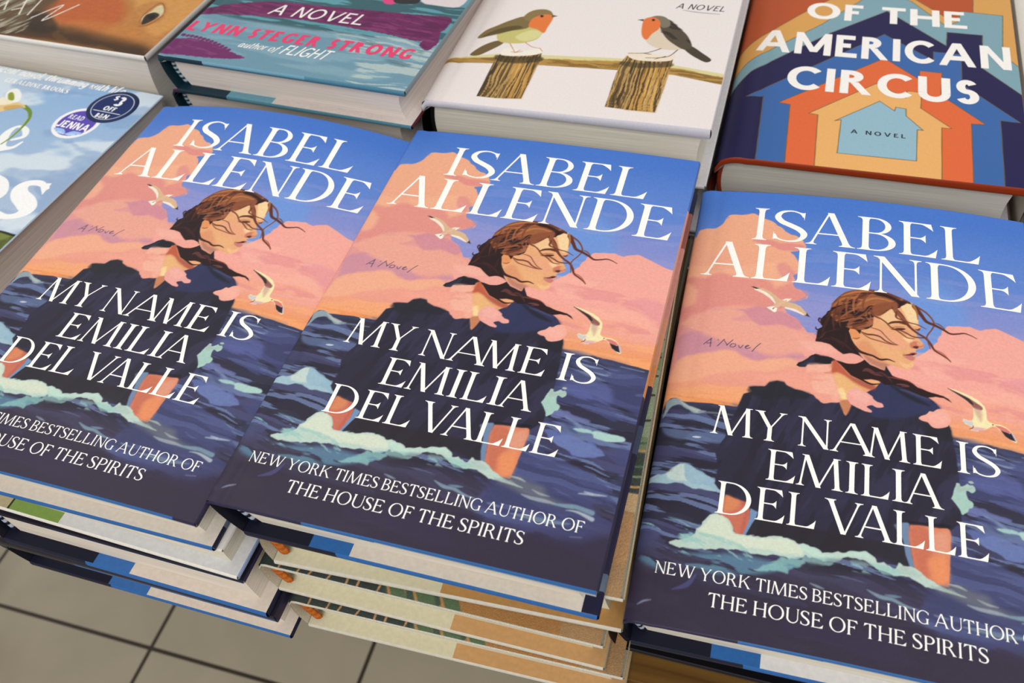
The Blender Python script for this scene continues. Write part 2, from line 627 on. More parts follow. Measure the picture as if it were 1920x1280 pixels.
def wood_mat():
    m, nt, b = new_mat('oak_veneer')
    L = nt.links.new
    tc = node(nt, 'ShaderNodeTexCoord')
    mp = node(nt, 'ShaderNodeMapping')
    mp.inputs['Scale'].default_value = (4, 90, 90)
    mp.inputs['Rotation'].default_value = (0, 0, math.radians(4))
    nz = node(nt, 'ShaderNodeTexNoise')
    nz.inputs['Scale'].default_value = 2.2
    nz.inputs['Detail'].default_value = 6
    nz.inputs['Distortion'].default_value = .6
    cr = node(nt, 'ShaderNodeValToRGB')
    cr.color_ramp.elements[0].position = .3
    cr.color_ramp.elements[0].color = (*s2l(hexc('5c3d16')), 1)
    cr.color_ramp.elements[1].position = .75
    cr.color_ramp.elements[1].color = (*s2l(hexc('7e5b28')), 1)
    L(tc.outputs['Object'], mp.inputs['Vector'])
    L(mp.outputs[0], nz.inputs['Vector'])
    L(nz.outputs['Fac'], cr.inputs[0])
    L(cr.outputs[0], b.inputs['Base Color'])
    b.inputs['Roughness'].default_value = .45
    return m


M_FLOOR = floor_mat()
M_WOOD = wood_mat()

# ------------------------------------------------------------------ mesh building (millimetres in, metres out)
class MB:
    def __init__(s):
        s.v, s.c, s.f, s.n = [], [], [], 0

    def grid(s, X, Y, Z, C, flip=False):
        """C: one colour (3,) or an array (ny, nx, 3), display colour"""
        ny, nx = X.shape
        s.v.append(np.stack([X, Y, Z], -1).reshape(-1, 3))
        s.c.append(np.broadcast_to(np.asarray(C, float), (ny, nx, 3)).reshape(-1, 3))
        i = np.arange(ny * nx).reshape(ny, nx) + s.n
        q = [i[:-1, :-1], i[:-1, 1:], i[1:, 1:], i[1:, :-1]]
        if flip:
            q = q[::-1]
        s.f.append(np.stack(q, -1).reshape(-1, 4))
        s.n += ny * nx

    def strips(s, items, zf, col, lift=.05, maxseg=1.6):
        for si, st in enumerate(items):
            out = [st[0]]
            for a, b in zip(st[:-1], st[1:]):
                L = math.hypot((a[0] + a[2] - b[0] - b[2]) / 2, (a[1] + a[3] - b[1] - b[3]) / 2)
                k = max(1, int(math.ceil(L / maxseg)))
                for j in range(1, k + 1):
                    out.append(a + (b - a) * j / k)
            o = np.array(out)
            nw = 2 + int(np.hypot(o[:, 0] - o[:, 2], o[:, 1] - o[:, 3]).max() / 1.4)
            q = np.linspace(0, 1, nw)[None, :]
            X = o[:, 0:1] * (1 - q) + o[:, 2:3] * q
            Y = o[:, 1:2] * (1 - q) + o[:, 3:4] * q
            # faces up whichever way the strip runs
            ar = 0
            for a, b in zip(o[:-1], o[1:]):
                ar += (a[2] - a[0]) * (b[1] - a[1]) - (a[3] - a[1]) * (b[0] - a[0])
            s.grid(X, Y, zf(X, Y) + lift + .006 * (si % 9), hexc(col), flip=ar < 0)

    def build(s, name, mat, parent=None, xform=None, smooth_=True):
        v = np.concatenate(s.v)
        if xform is not None:
            v = xform(v)
        v = (v / 1000).astype(np.float32)
        f = np.concatenate(s.f).astype(np.int32)
        me = bpy.data.meshes.new(name)
        me.vertices.add(len(v))
        me.vertices.foreach_set('co', v.ravel())
        me.loops.add(f.size)
        me.loops.foreach_set('vertex_index', f.ravel())
        me.polygons.add(len(f))
        me.polygons.foreach_set('loop_start', np.arange(0, f.size, 4, dtype=np.int32))
        me.polygons.foreach_set('use_smooth', np.full(len(f), smooth_, dtype=bool))
        me.update(calc_edges=True)
        c = np.c_[s2l(np.concatenate(s.c)), np.ones(len(v))].astype(np.float32)
        at = me.color_attributes.new('art', 'FLOAT_COLOR', 'POINT')
        at.data.foreach_set('color', c.ravel())
        me.materials.append(mat)
        o = bpy.data.objects.new(name, me)
        COL.objects.link(o)
        if parent:
            o.parent = parent
        return o


def bands(x, spec):
    """colour along 0..1 from [(end, colour), ...]"""
    x = np.asarray(x)
    out = np.empty(x.shape + (3,))
    out[:] = hexc(spec[-1][1])
    for end, c in reversed(spec):
        out[x <= end] = hexc(c)
    return out


def cols(spec, n, m=60):
    """sample positions 0..1 that keep band edges sharp"""
    p = list(np.linspace(0, 1, m))
    for e, _ in spec[:-1]:
        p += [e - 1e-4, e + 1e-4]
    return np.array(sorted(p))


def make_book(label, group, pose, W, H, T, cv=None, letters=(), front='2a2740', bow=(0, 0), roll=8., rr=0., yr=0., rim=None, ov=5.5, ovf=6.,
              te=(2.2, 3.2), tb=2.6, rs=6., rd=4., bulge=2.,
              tail_hi=((1, '2a2740'),), tail_lo=((1, 'd0ccc4'),), back_top=((1, 'd0ccc4'),), back_tail=((1, '2d67a8'),),
              fore=((1, '2a2740'),), back_fore=((1, '2a2740'),), spine=((1, '2a2740'),), under='c9c6c0',
              pages='d8d0c2', inner=None, bsz=(1.3, 1.1, -.2), band=('10121e', 'c8ccd4'), paper=None, lift=.05, hidden=False):
    root = bpy.data.objects.new('book', None)
    root.empty_display_size = .05
    COL.objects.link(root)
    root.matrix_world = pose @ Matrix.Translation((0, 0, -T / 1000))
    root['label'] = label
    root['category'] = 'book'
    if group:
        root['group'] = group
    paper = paper or M_JACKET

    def zf(x, y):
        x = np.asarray(x, float)
        u = np.clip(x / W, 0, 1)
        v = np.clip(np.asarray(y, float) / H, 0, 1)
        z = T + 4 * u * (1 - u) * (bow[0] + bow[1] * v ** 5)
        k = np.clip((rs - x) / rs, 0, 1)
        z = z - rd * (1 - np.sqrt(1 - np.minimum(k, 1) ** 2))
        g = np.exp(-((x - rs - 4) / 2.2) ** 2)
        return z - .35 * g

    def tef(x):
        return te[0] + (te[1] - te[0]) * np.clip(np.asarray(x) / W, 0, 1)

    def shear(v):
        v = v.copy()
        k = np.clip((T - v[:, 2]) / T, 0, 1)
        t = np.clip(v[:, 0] / W, 0, 1)
        v[:, 0] += (roll * (1 - t) + rr * t) * k
        v[:, 1] -= yr * k
        return v

    # --- dust jacket: front panel, folded edges, spine
    m = MB()
    if cv is not None:
        X, Y = np.meshgrid(cv.x, cv.y)
        m.grid(X, Y, zf(X, Y), cv.rgb)
    else:
        X, Y = np.meshgrid(np.linspace(0, W, 24), np.linspace(0, H, 16))
        m.grid(X, Y, zf(X, Y), hexc(front))
    for st, col in letters:
        m.strips(st, zf, col, lift)
    prof = [(0, 0), (.45, .12), (.7, .35), (.7, .65), (.45, .88), (0, 1)]
    cs = cols(tail_hi if len(tail_hi) >= len(tail_lo) else tail_lo, 40)
    for yy, sg, fl in ((0., -1, True), (H, 1, False)):
        X = np.array([cs * W] * len(prof))
        Z = np.array([zf(cs * W, np.full(len(cs), yy)) - tef(cs * W) * b for a, b in prof])
        Y = np.array([np.full(len(cs), yy + sg * a) for a, b in prof])
        hi, lo = bands(cs, tail_hi), bands(cs, tail_lo)
        C = np.array([hi if b < .5 else lo for a, b in prof])
        m.grid(X, Y, Z, C, flip=not fl)
    ys = cols(fore, 30)
    Y = np.array([ys * H] * len(prof))
    X = np.array([np.full(len(ys), W + a) for a, b in prof])
    Z = np.array([zf(np.full(len(ys), W), ys * H) - te[1] * b for a, b in prof])
    m.grid(X, Y, Z, bands(ys, fore), flip=False)
    X, Y = np.meshgrid(np.linspace(0, W, 30), np.linspace(0, H, 12))
    m.grid(X, Y, zf(X, Y) - tef(X), hexc(under), flip=True)
    ys = cols(spine, 30)
    ss = np.linspace(0, 1, 12)
    X = np.array([np.full(len(ys), -bulge * math.sin(math.pi * s)) for s in ss])
    Z = np.array([np.full(len(ys), (T - rd) * (1 - s)) for s in ss])
    Y = np.array([ys * H] * len(ss))
    m.grid(X, Y, Z, bands(ys, spine), flip=True)
    m.grid(X[:, :] + .35, Y, Z, hexc(inner or band[0] or '2a2833'), flip=False)
    m.build('dust_jacket', paper, root, shear)

    # --- back cover: board with turned-in flap, seen past the pages
    m = MB()
    cs = cols(back_top, 40)
    X = np.array([cs * W, cs * W])
    Y = np.array([np.zeros(len(cs)), np.full(len(cs), float(H))])
    m.grid(X, Y, np.full(X.shape, tb), np.array([bands(cs, back_top)] * 2))
    if rim:
        ys = cols(rim[1], 40)
        X = np.array([np.full(len(ys), W - rim[0]), np.full(len(ys), W + .2)])
        m.grid(X, np.array([ys * H] * 2), np.full(X.shape, tb + .12), bands(ys, rim[1]), flip=True)
    cs = cols(back_tail, 40)
    for yy, sg, fl in ((0., -1, True), (H, 1, False)):
        X = np.array([cs * W] * len(prof))
        Z = np.array([np.full(len(cs), tb * (1 - b)) for a, b in prof])
        Y = np.array([np.full(len(cs), yy + sg * a) for a, b in prof])
        m.grid(X, Y, Z, np.array([bands(cs, back_tail)] * len(prof)), flip=not fl)
    ys = cols(back_fore, 30)
    X = np.array([np.full(len(ys), W + a) for a, b in prof])
    Z = np.array([np.full(len(ys), tb * (1 - b)) for a, b in prof])
    m.grid(X, np.array([ys * H] * len(prof)), Z, bands(ys, back_fore))
    X, Y = np.meshgrid(np.linspace(0, W, 4), np.linspace(0, H, 4))
    m.grid(X, Y, np.zeros(X.shape), hexc(front), flip=True)
    m.build('back_cover', M_BOARD, root, shear)

    # --- page block
    m = MB()
    nz, nx = 14, 60
    u = np.linspace(0, 1, nz)
    ux = np.linspace(0, 1, nx)

    def block(y):
        xs = 5.5 - 2.5 * np.sin(np.pi * u) + .6
        xe = (W - ovf) - 2.2 * np.sin(np.pi * u)
        X = xs[:, None] + (xe - xs)[:, None] * ux[None, :]
        top = zf(np.maximum(X, rs), y) - tef(X) - .15
        Z = tb + .02 + (top - tb - .02) * u[:, None]
        return X, Z
    X0, Z0 = block(ov)
    X1, Z1 = block(H - ov)
    c = hexc(pages)
    m.grid(X0, np.full(X0.shape, ov), Z0, c)
    m.grid(X1, np.full(X1.shape, H - ov), Z1, c, flip=True)
    for k in (0, -1):
        XX, ZZ = np.array([X0[:, k], X1[:, k]]), np.array([Z0[:, k], Z1[:, k]])
        YY = np.array([np.full(nz, ov), np.full(nz, H - ov)])
        m.grid(XX, YY, ZZ, c, flip=(k == -1))
    for k in (0, -1):
        XX, ZZ = np.array([X0[k], X1[k]]), np.array([Z0[k], Z1[k]])
        YY = np.array([np.full(nx, ov), np.full(nx, H - ov)])
        m.grid(XX, YY, ZZ, c, flip=(k == 0))
    m.build('page_block', M_PAGES, root, shear)

    # --- head bands: a striped roll of thread at both ends of the spine
    if band[0]:
        for yc in (ov + bsz[2], H - ov - bsz[2]):
            m = MB()
            k = 37
            q = np.linspace(.08, .92, k)
            zc = tb + (T - te[0] - tb) * q
            xc = 5.0 - 2.5 * np.sin(np.pi * q)
            th = np.linspace(0, 2 * np.pi, 9)
            X = xc[:, None] + bsz[0] * np.cos(th)[None, :]
            Y = yc + bsz[1] * np.sin(th)[None, :] + np.zeros((k, 1))
            Z = zc[:, None] + np.zeros((1, 9))
            C = np.array([[hexc(band[1] if (i // 3) % 2 else band[0])] * 9 for i in range(k)])
            m.grid(X, Y, Z, C)
            m.build('head_band', M_THREAD, root, shear)
    return root


def rz(x, y, z, a=0., rx=0., ry=0.):
    return Matrix.Translation((x, y, z)) @ Matrix.Rotation(a, 4, 'Z') @ Matrix.Rotation(ry, 4, 'Y') @ Matrix.Rotation(rx, 4, 'X')


def rvec(r, t):
    v = Vector(r)
    return Matrix.Translation(t) @ Matrix.Rotation(v.length, 4, v.normalized())

# ------------------------------------------------------------------ artwork outlines, tenths of a millimetre
ART_SEA = '''
p|4c7ccd|0.1|0,1|0|0,205,0,238,5c82cd,4675c8|1.0|-20 1400 1600 1400 1600 2440 -20 2440
p|6488d0|3|0,1|0|0,160,0,203,8a90cc,5c82cd|1.0|-20 1400 1600 1400 1600 2070 -20 2070
p|6b96da|6|0,1|1||0.8|1000 1450 1250 1500 1280 1750 1180 1900 1040 1850 980 1650
n|b4a8d4|0,0.03,0.25,0.6,0.2,0.5|1|0.16|-20 1500 1600 1500 1600 2000 -20 2000
p|eea596|0.3|0.5,0.35|1|0,110,0,134,ee9f7c,f0a79a|1.0|1140 1541 1150 1553 1155 1576 1169 1592 1170 1617 1184 1635 1198 1649 1223 1659 1248 1663 1274 1666 1292 1667 1319 1663 1337 1660 1366 1671 1410 1679 1449 1662 1507 1636 1554 1616 1595 1607 1610 1520 1610 1400 1610 840 1610 840 600 840 600 840 600 1380 960 1400 1080 1460
n|e08f90|-8,0.035,0.12,0.54,0.12,0.5|1|0.6|620 1000 1600 950 1600 1380 620 1380
n|f5b5a2|-5,0.03,0.1,0.58,0.1,0.5|1|0.5|620 1000 1600 950 1600 1420 620 1420
p|e2959a|1.8|0,1|1||0.7|1395 1349 1429 1369 1461 1363 1492 1331 1524 1295 1551 1284 1583 1274 1583 1308 1579 1366 1567 1398 1452 1409
p|f0ae9c|2.0|0,1|1||0.7|1435 1259 1479 1269 1525 1254 1566 1230 1574 1256 1539 1282 1491 1305 1443 1295
p|e8a588|0.3|0.45,0.4|1|0,150,0,205,e59c92,ecaa88|1.0|-20 800 -20 800 -20 2000 -20 2130 -20 2130 14 2066 26 2110 62 2128 102 2135 134 2163 147 2200 160 2223 145 2209 166 2239 212 2241 259 2253 293 2258 340 2225 380 2210 407 2182 441 2159 470 2130 504 2117 537 2088 555 2050 516 2016 486 2004 503 1982 524 1944 530 1897 522 1861 503 1850 516 1819 508 1790 524 1765 546 1758 568 1731 567 1707 522 1686 576 1727 576 1713 543 1694 497 1673 480 1640 497 1604 535 1578 568 1533 588 1503 628 1504 624 1494 713 1474 781 1401 857 1297 864 1127 600 820
n|f0b48e|10,0.04,0.07,0.55,0.15,0.5|1|0.6|-20 1500 400 1500 480 1900 400 2030 60 2050 -20 2000
p|dd8a86|0.8|0,1|1||0.85|298 2065 373 2078 428 2062 486 2065 550 2055 515 2019 478 2013 434 2013 381 2039 334 2046
p|dd8f8a|1.0|0,1|1||0.8|428 1913 463 1926 491 1896 518 1860 502 1850 503 1817 470 1817 437 1859
p|de8d84|1.6|0.8,0.2|1||0.85|-1 1767 95 1784 165 1826 238 1807 311 1801 369 1806 413 1779 437 1749 489 1800 518 1771 571 1740 560 1701 492 1674 467 1633 413 1622 352 1630 279 1616 214 1605 144 1582 80 1544 29 1501 14 1559 64 1610 70 1694
p|cf868f|1|0,1|1||0.6|395 1619 459 1685 497 1674 479 1640 428 1608
p|ce8a98|1.0|0.5,0.3|1||0.85|265 1600 313 1603 361 1632 425 1618 477 1605 498 1602 534 1576 568 1533 542 1510 497 1519 456 1528 414 1510 377 1508 341 1528 302 1567
p|e9a592|1.2|0.6,0.3|1||0.9|17 1458 39 1500 91 1543 144 1582 211 1602 266 1599 306 1571 341 1528 387 1506 439 1520 499 1514 534 1508 591 1491 638 1459 683 1406 467 1362 249 1318 47 1341
n|dc9496|8,0.03,0.1,0.53,0.12,0.5|1|0.7|17 1458 39 1500 91 1543 211 1602 306 1571 387 1506 591 1491 638 1459 467 1362 47 1341
p|c78b9e|1.6|0.6,0.3|1||0.8|24 1202 32 1272 12 1351 31 1410 91 1432 180 1404 265 1382 332 1371 402 1347 471 1336 527 1360 583 1372 587 1348 537 1332 455 1327 389 1304 325 1313 271 1343 225 1340 194 1323 142 1307 82 1290 55 1252
p|e8914c|5|1.2,0.12|0|0,100,0,112,ec9450,ea9c78|0.97|-20 760 1610 760 1610 1150 -20 1150
n|f3ab78|0,0.03,0.3,0.56,0.12,0.5|1|0.6|-20 880 1610 880 1610 1180 -20 1180
p|ea9a80|1.6|0,1|1||0.6|-6 1099 38 1138 158 1157 285 1189 373 1201 339 1170 170 1129 47 1086
p|efad8c|1.0|0.5,0.3|1||0.9|2 1124 16 1188 33 1248 82 1290 142 1307 194 1323 226 1338 272 1341 325 1313 381 1303 456 1326 526 1336 574 1303 565 1277 448 1247 326 1203 158 1157
p|ea9c8a|1.3|0.7,0.25|1||0.8|136 1164 231 1208 357 1243 450 1241 515 1290 587 1293 651 1319 713 1295 761 1143 643 1141 593 1170 512 1194 473 1204 428 1177 364 1152 206 1155
p|efa48f|1.4|0,1|1||0.7|377 1214 471 1245 540 1272 625 1259 702 1246 736 1166 688 1127 634 1156 531 1193 477 1205 437 1191
p|3b3c5c|0.25|0.3,0.3|0|0,20,0,95,352f45,383c58|1.0|-20 -20 6 980 14 1014 34 1033 54 1040 75 1028 142 1029 233 1034 324 1033 1200 1029 1266 1034 1334 1039 1398 1028 1331 1039 1375 1034 1468 1023 1528 1017 1582 1011 1610 -20
n|2b2938|-3,0.035,0.16,0.52,0.07,3|1|0.8|-20 260 1600 260 1600 970 -20 970
n|525a82|-4,0.03,0.2,0.57,0.07,3|1|0.75|-20 260 1600 260 1600 970 -20 970
n|46456a|-2,0.025,0.14,0.53,0.07,3|1|0.65|-20 260 1600 260 1600 970 -20 970
n|2a2735|-6,0.04,0.22,0.57,0.07,3|1|0.75|-20 260 1600 260 1600 970 -20 970
n|6d7ea8|-5,0.035,0.34,0.64,0.07,3|1|0.8|-20 260 1600 260 1600 970 -20 970
n|3f394e|-6,0.02,0.1,0.53,0.14,4|1|0.7|-20 -20 1600 -20 1600 300 -20 300
n|332c3c|-4,0.02,0.08,0.56,0.12,4|1|0.6|-20 -20 1600 -20 1600 260 -20 260
n|454a78|-14,0.03,0.12,0.53,0.12,3|1|0.7|1000 240 1600 240 1600 950 1000 950
n|7f8fae|-14,0.04,0.3,0.5,0.1,1|1|0.75|1203 1020 1267 1029 1400 1021 1421 925 1342 925 1264 949 1208 969
n|5a629a|-14,0.03,0.2,0.52,0.1,2|1|0.8|1248 868 1424 907 1451 782 1336 799 1259 826
p|6a72a6|0.5|0.4,0.5|1||0.85|1227 701 1249 723 1289 732 1313 720 1342 714 1393 705 1376 688 1339 697 1299 704 1258 686
p|7786ae|0.5|0.4,0.5|1||0.8|1299 704 1341 689 1374 667 1412 651 1406 645 1363 656 1330 678 1290 698
p|5f6da4|0.5|0.7,0.5|1||0.9|1222 624 1266 629 1286 618 1322 626 1343 610 1348 591 1393 585 1414 610 1446 589 1408 552 1337 564 1285 580 1248 592
p|5a68a2|0.5|0.7,0.5|1||0.85|1239 606 1298 615 1341 609 1349 590 1368 582 1404 603 1419 538 1383 522 1359 536 1340 560 1293 581
p|6878ac|0.5|0.6,0.5|1||0.9|1257 590 1326 617 1405 599 1467 576 1483 552 1391 525 1344 544 1284 568
p|9fc3c0|0.4|0.4,0.7|1||1.0|1337 649 1356 658 1386 661 1425 654 1450 645 1481 646 1489 622 1466 622 1443 633 1414 643 1373 644
p|a9cac4|0.4|0.4,0.7|1||1.0|1423 661 1487 657 1540 656 1546 638 1495 622 1430 630
p|8d9ea6|0.4|0.4,0.6|1||1.0|12 927 16 968 15 1011 34 1032 55 1040 89 1025 127 1000 167 993 191 991 170 976 144 972 110 988 78 1007 47 992 31 965
p|b4bdb8|0.4|0.3,0.8|1||0.8|74 1027 120 1007 167 994 161 977 134 984 96 1008
n|5c6c92|-8,0.05,0.3,0.42,0.1,1|1|0.85|19 883 81 908 187 897 292 881 274 839 161 831 51 834
l|c8cdd6|0.25|0.4,1.0,0.3|1.0|154 848 171 849 188 851
l|7d8c9e|0.5|0.8,0.9,0.3|0.7|163 982 248 986 320 987
p|9fbcc8|0.4|0.5,0.6|1||1.0|-29 602 19 634 85 657 105 694 138 712 191 688 262 655 297 624 294 599 236 600 187 599 130 615 61 600
p|c6d6ce|0.6|0.5,0.6|1||0.85|66 644 106 692 140 708 188 680 235 658 212 626 159 632 114 622
p|8fb0c6|0.4|0.3,0.8|1||0.8|138 705 160 710 184 692 216 685 242 662 268 661 269 636 293 604 287 596 262 616 231 623 201 620 155 634
n|7fb0b4|-14,0.06,0.35,0.45,0.1,1|1|0.9|-7 435 122 450 288 406 246 317 150 295 48 351
n|5d86a0|-8,0.05,0.3,0.47,0.1,1.5|1|0.8|31 267 225 312 390 338 532 332 562 314 426 257 227 235 77 226
p|2f2c40|0.3|0.25,0.5|0||1.0|363 1149 390 1157 429 1162 446 1189 478 1202 507 1199 518 1183 558 1168 595 1164 631 1152 646 1134 685 1121 743 1133 766 1067 789 1133 823 1163 852 1209 887 1240 908 1273 947 1287 1044 1250 1105 1230 1134 1204 1150 1180 1156 1174 1185 1147 1180 1105 1190 1074 1193 1043 1194 1025 1193 1028 1200 986 1205 936 1210 877 1209 850 1210 819 1186 787 1180 755 1204 713 1210 684 1210 658 1200 643 1169 608 1121 603 1016 600 1009 507 1020 417 968 417 906 413 703 411 612 429 520 438 411 422 421 468 427 534 364 573 322 591 287 614 269 636 272 662 275 712 263 762 255 798 286 865 304 958 317 1007 343 1107 378 1125
n|37354e|68,0.05,0.2,0.5,0.2,0.6|0|0.6|363 1149 390 1157 429 1162 446 1189 478 1202 507 1199 518 1183 558 1168 595 1164 631 1152 646 1134 685 1121 743 1133 766 1067 789 1133 823 1163 852 1209 887 1240 908 1273 947 1287 1044 1250 1105 1230 1134 1204 1150 1180 1156 1174 1185 1147 1180 1105 1190 1074 1193 1043 1194 1025 1193 1028 1200 986 1205 936 1210 877 1209 850 1210 819 1186 787 1180 755 1204 713 1210 684 1210 658 1200 643 1169 608 1121 603 1016 600 1009 507 1020 417 968 417 906 413 703 411 612 429 520 438 411 422 421 468 427 534 364 573 322 591 287 614 269 636 272 662 275 712 263 762 255 798 286 865 304 958 317 1007 343 1107 378 1125
n|26242f|72,0.04,0.22,0.54,0.16,0.6|0|0.65|363 1149 390 1157 429 1162 446 1189 478 1202 507 1199 518 1183 558 1168 595 1164 631 1152 646 1134 685 1121 743 1133 766 1067 789 1133 823 1163 852 1209 887 1240 908 1273 947 1287 1044 1250 1105 1230 1134 1204 1150 1180 1156 1174 1185 1147 1180 1105 1190 1074 1193 1043 1194 1025 1193 1028 1200 986 1205 936 1210 877 1209 850 1210 819 1186 787 1180 755 1204 713 1210 684 1210 658 1200 643 1169 608 1121 603 1016 600 1009 507 1020 417 968 417 906 413 703 411 612 429 520 438 411 422 421 468 427 534 364 573 322 591 287 614 269 636 272 662 275 712 263 762 255 798 286 865 304 958 317 1007 343 1107 378 1125
p|2a262c|1.2|0,1|1||0.75|428 426 432 522 494 501 567 505 657 504 767 504 862 501 983 500 1010 414 860 443 692 412 570 442
p|26262c|1.0|0,1|1||0.75|363 1149 390 1157 429 1162 446 1189 478 1202 507 1199 518 1183 558 1168 615 1158 608 1127 540 1119 488 1114 437 1091 364 1117
p|32375c|1.2|0,1|1||0.8|852 1209 887 1240 908 1273 949 1281 1029 1241 1093 1226 1134 1204 1150 1180 1103 1156 1000 1101 886 1082 858 1148
l|23222c|0.8|1,2.2,2.4,0.8|0.8|953 1265 1006 1230 1055 1207 1106 1190
l|454a70|0.6|0.6,1.6,0.8|0.8|992 1250 1047 1239 1108 1218
p|25242a|1.0|0,1|1||0.7|1068 1097 1103 1096 1110 1082 1149 1078 1182 1095 1190 1074 1193 1043 1188 1022 1130 1029 1083 1043
p|2d2a3a|1.5|0,1|1||0.5|275 712 298 779 333 830 375 864 426 740 425 647 378 646 299 666 272 664
p|c6705a|0.3|0,1|0||1.0|296 509 299 563 323 592 353 582 379 577 403 572 420 537 422 494 414 457 405 423 378 419 356 453
p|d98a5c|1.2|0,1|1||0.8|325 589 355 582 376 574 373 544 342 519 319 519 320 559
p|b45a4c|0.8|0,1|1||0.6|380 572 403 572 419 537 411 491 406 425 390 426 397 488 401 533
p|7290b6|0.25|0,1|0||1.0|421 548 451 537 446 508 434 483 413 426 402 424 413 461 422 502
p|6d86a8|0.3|0,1|0||1.0|963 584 980 599 1017 608 1022 568 1020 518 1026 470 1038 421 1020 415 1004 465 995 529
p|55606e|0.6|0,1|1||0.7|963 584 978 596 992 561 979 558
p|d9825f|0.3|0.1,1|0||1.0|1021 597 1050 603 1085 606 1120 607 1157 613 1166 608 1170 586 1168 560 1166 519 1163 478 1159 422 1155 367 1120 370 1079 380 1055 398 1036 421 1026 478 1017 550
p|c06a54|1.5|0,1|1||0.75|1022 593 1072 601 1101 562 1101 504 1086 460 1087 389 1054 397 1038 421 1028 479 1018 551
p|dd9a80|1.6|0,1|1||0.85|1102 570 1141 596 1164 593 1162 518 1134 496 1103 521
p|e8925f|1.6|0,1|1||0.7|1086 460 1138 496 1155 460 1154 382 1119 374 1093 414
p|1f1c22|0.5|0,1|1||0.9|1018 605 1084 610 1159 617 1163 630 1081 620 1022 615
p|211f27|0.3|0.3,0.6|1||1.0|552 1301 568 1323 593 1343 626 1382 654 1379 687 1376 634 1378 690 1374 719 1361 709 1341 673 1328 626 1318 648 1327 608 1310 585 1298
p|313349|0.8|0,1|1||0.8|565 1304 598 1341 626 1368 626 1338 600 1308
p|e2a070|0.3|0.15,0.6|0||1.0|702 1349 721 1360 745 1334 783 1291 833 1272 879 1252 903 1281 908 1270 887 1238 853 1208 819 1174 792 1131 771 1067 743 1129 746 1158 727 1189 716 1250 669 1284 697 1297
p|b9553f|0.9|0,1|1||0.9|706 1353 722 1359 749 1328 784 1288 840 1264 889 1246 870 1224 809 1252 765 1278 729 1294 705 1284 671 1284 700 1300
p|a5604c|0.9|0,1|1||0.6|773 1280 820 1272 880 1250 864 1229 800 1250
p|eab77c|1.2|0,1|1||0.8|711 1267 741 1285 792 1249 837 1217 813 1195 774 1164 741 1186
p|f3d79c|0.9|0,1|1||0.9|729 1195 751 1211 769 1180 774 1153 753 1148 742 1169
p|c07a58|0.6|0,1|1||0.85|744 1135 782 1154 792 1131 771 1072
p|e9ac74|0.4|0,1|1||0.9|849 1278 901 1280 894 1261 869 1256 833 1272
p|e6a878|0.3|0.05,1|1||1.0|1035 1767 1051 1750 1065 1710 1069 1666 1072 1635 1080 1614 1063 1601 1061 1579 1070 1556 1087 1531 1092 1517 1086 1500 1062 1488 1056 1473 1061 1462 1053 1448 1054 1433 1045 1417 1050 1403 1036 1378 1012 1367 977 1370 951 1376 932 1365 932 1342 902 1354 860 1375 812 1432 785 1489 768 1548 814 1596 865 1677 950 1740 996 1775
p|f3d3a0|0.6|0,1|1||0.95|997 1736 1036 1763 1057 1735 1067 1685 1068 1634 1042 1629 1015 1681
p|efc592|0.9|0,1|1||0.9|906 1646 949 1707 970 1717 979 1674 988 1630 946 1616 923 1618
p|e3935c|0.5|0,1|1||0.95|773 1549 795 1567 820 1546 818 1505 798 1494 780 1519
p|d98f66|1.4|0,1|1||0.7|806 1468 842 1500 889 1460 926 1395 909 1361 859 1381 818 1427
p|b0766a|0.9|0,1|1||0.75|840 1414 892 1388 947 1381 932 1363 932 1342 902 1354 860 1375
p|e9a484|1.6|0,1|1||0.7|870 1562 936 1569 989 1555 1021 1518 1009 1479 966 1476 917 1491
p|eab07c|1.6|0,1|1||0.7|859 1504 920 1479 986 1468 1001 1410 964 1385 911 1416
p|f6cfa4|0.7|0,1|1||0.8|1005 1546 1025 1556 1044 1535 1044 1516 1020 1524
p|f2c08e|0.6|0,1|1||0.8|986 1401 1022 1397 1044 1413 1044 1387 1012 1371
p|c4735c|0.5|0,1|1||0.85|1034 1521 1061 1535 1086 1525 1090 1510 1063 1493 1037 1493
p|5a2c2c|0.3|0,1|1||1.0|1044 1499 1059 1508 1069 1504 1061 1492
p|e8a57a|0.4|0,1|1||0.8|1063 1530 1085 1531 1084 1515 1067 1512
l|5c3124|0.3|0.5,1.2,1.4,1.8,0.8|1.0|938 1613 957 1627 986 1635 1012 1633 1020 1627
p|4a2822|0.25|0,1|1||1.0|959 1585 978 1597 1009 1602 1014 1597 999 1588 977 1584
l|9a5c44|0.3|0.3,0.6,0.4|0.8|948 1591 972 1602 1007 1609
p|d78f6c|0.6|0,1|1||0.7|983 1579 1016 1589 1029 1576 1004 1567
l|7a3c28|0.3|0.4,1.0,0.5|1.0|1057 1605 1069 1604 1077 1614
p|a4545a|0.25|0,1|1||1.0|1007 1446 1027 1455 1039 1465 1057 1468 1061 1461 1047 1451 1040 1447 1019 1443
p|c97a76|0.3|0,1|1||1.0|1012 1435 1029 1445 1049 1443 1053 1434 1042 1420 1024 1424
l|5e2a30|0.2|0.3,0.5,0.7|1.0|1005 1444 1028 1451 1050 1460
p|30181c|0.2|0,1|1||1.0|1037 1458 1049 1462 1052 1457 1043 1452
p|b97a5c|0.5|0,1|1||0.6|1003 1453 1013 1449 1015 1431 1005 1435
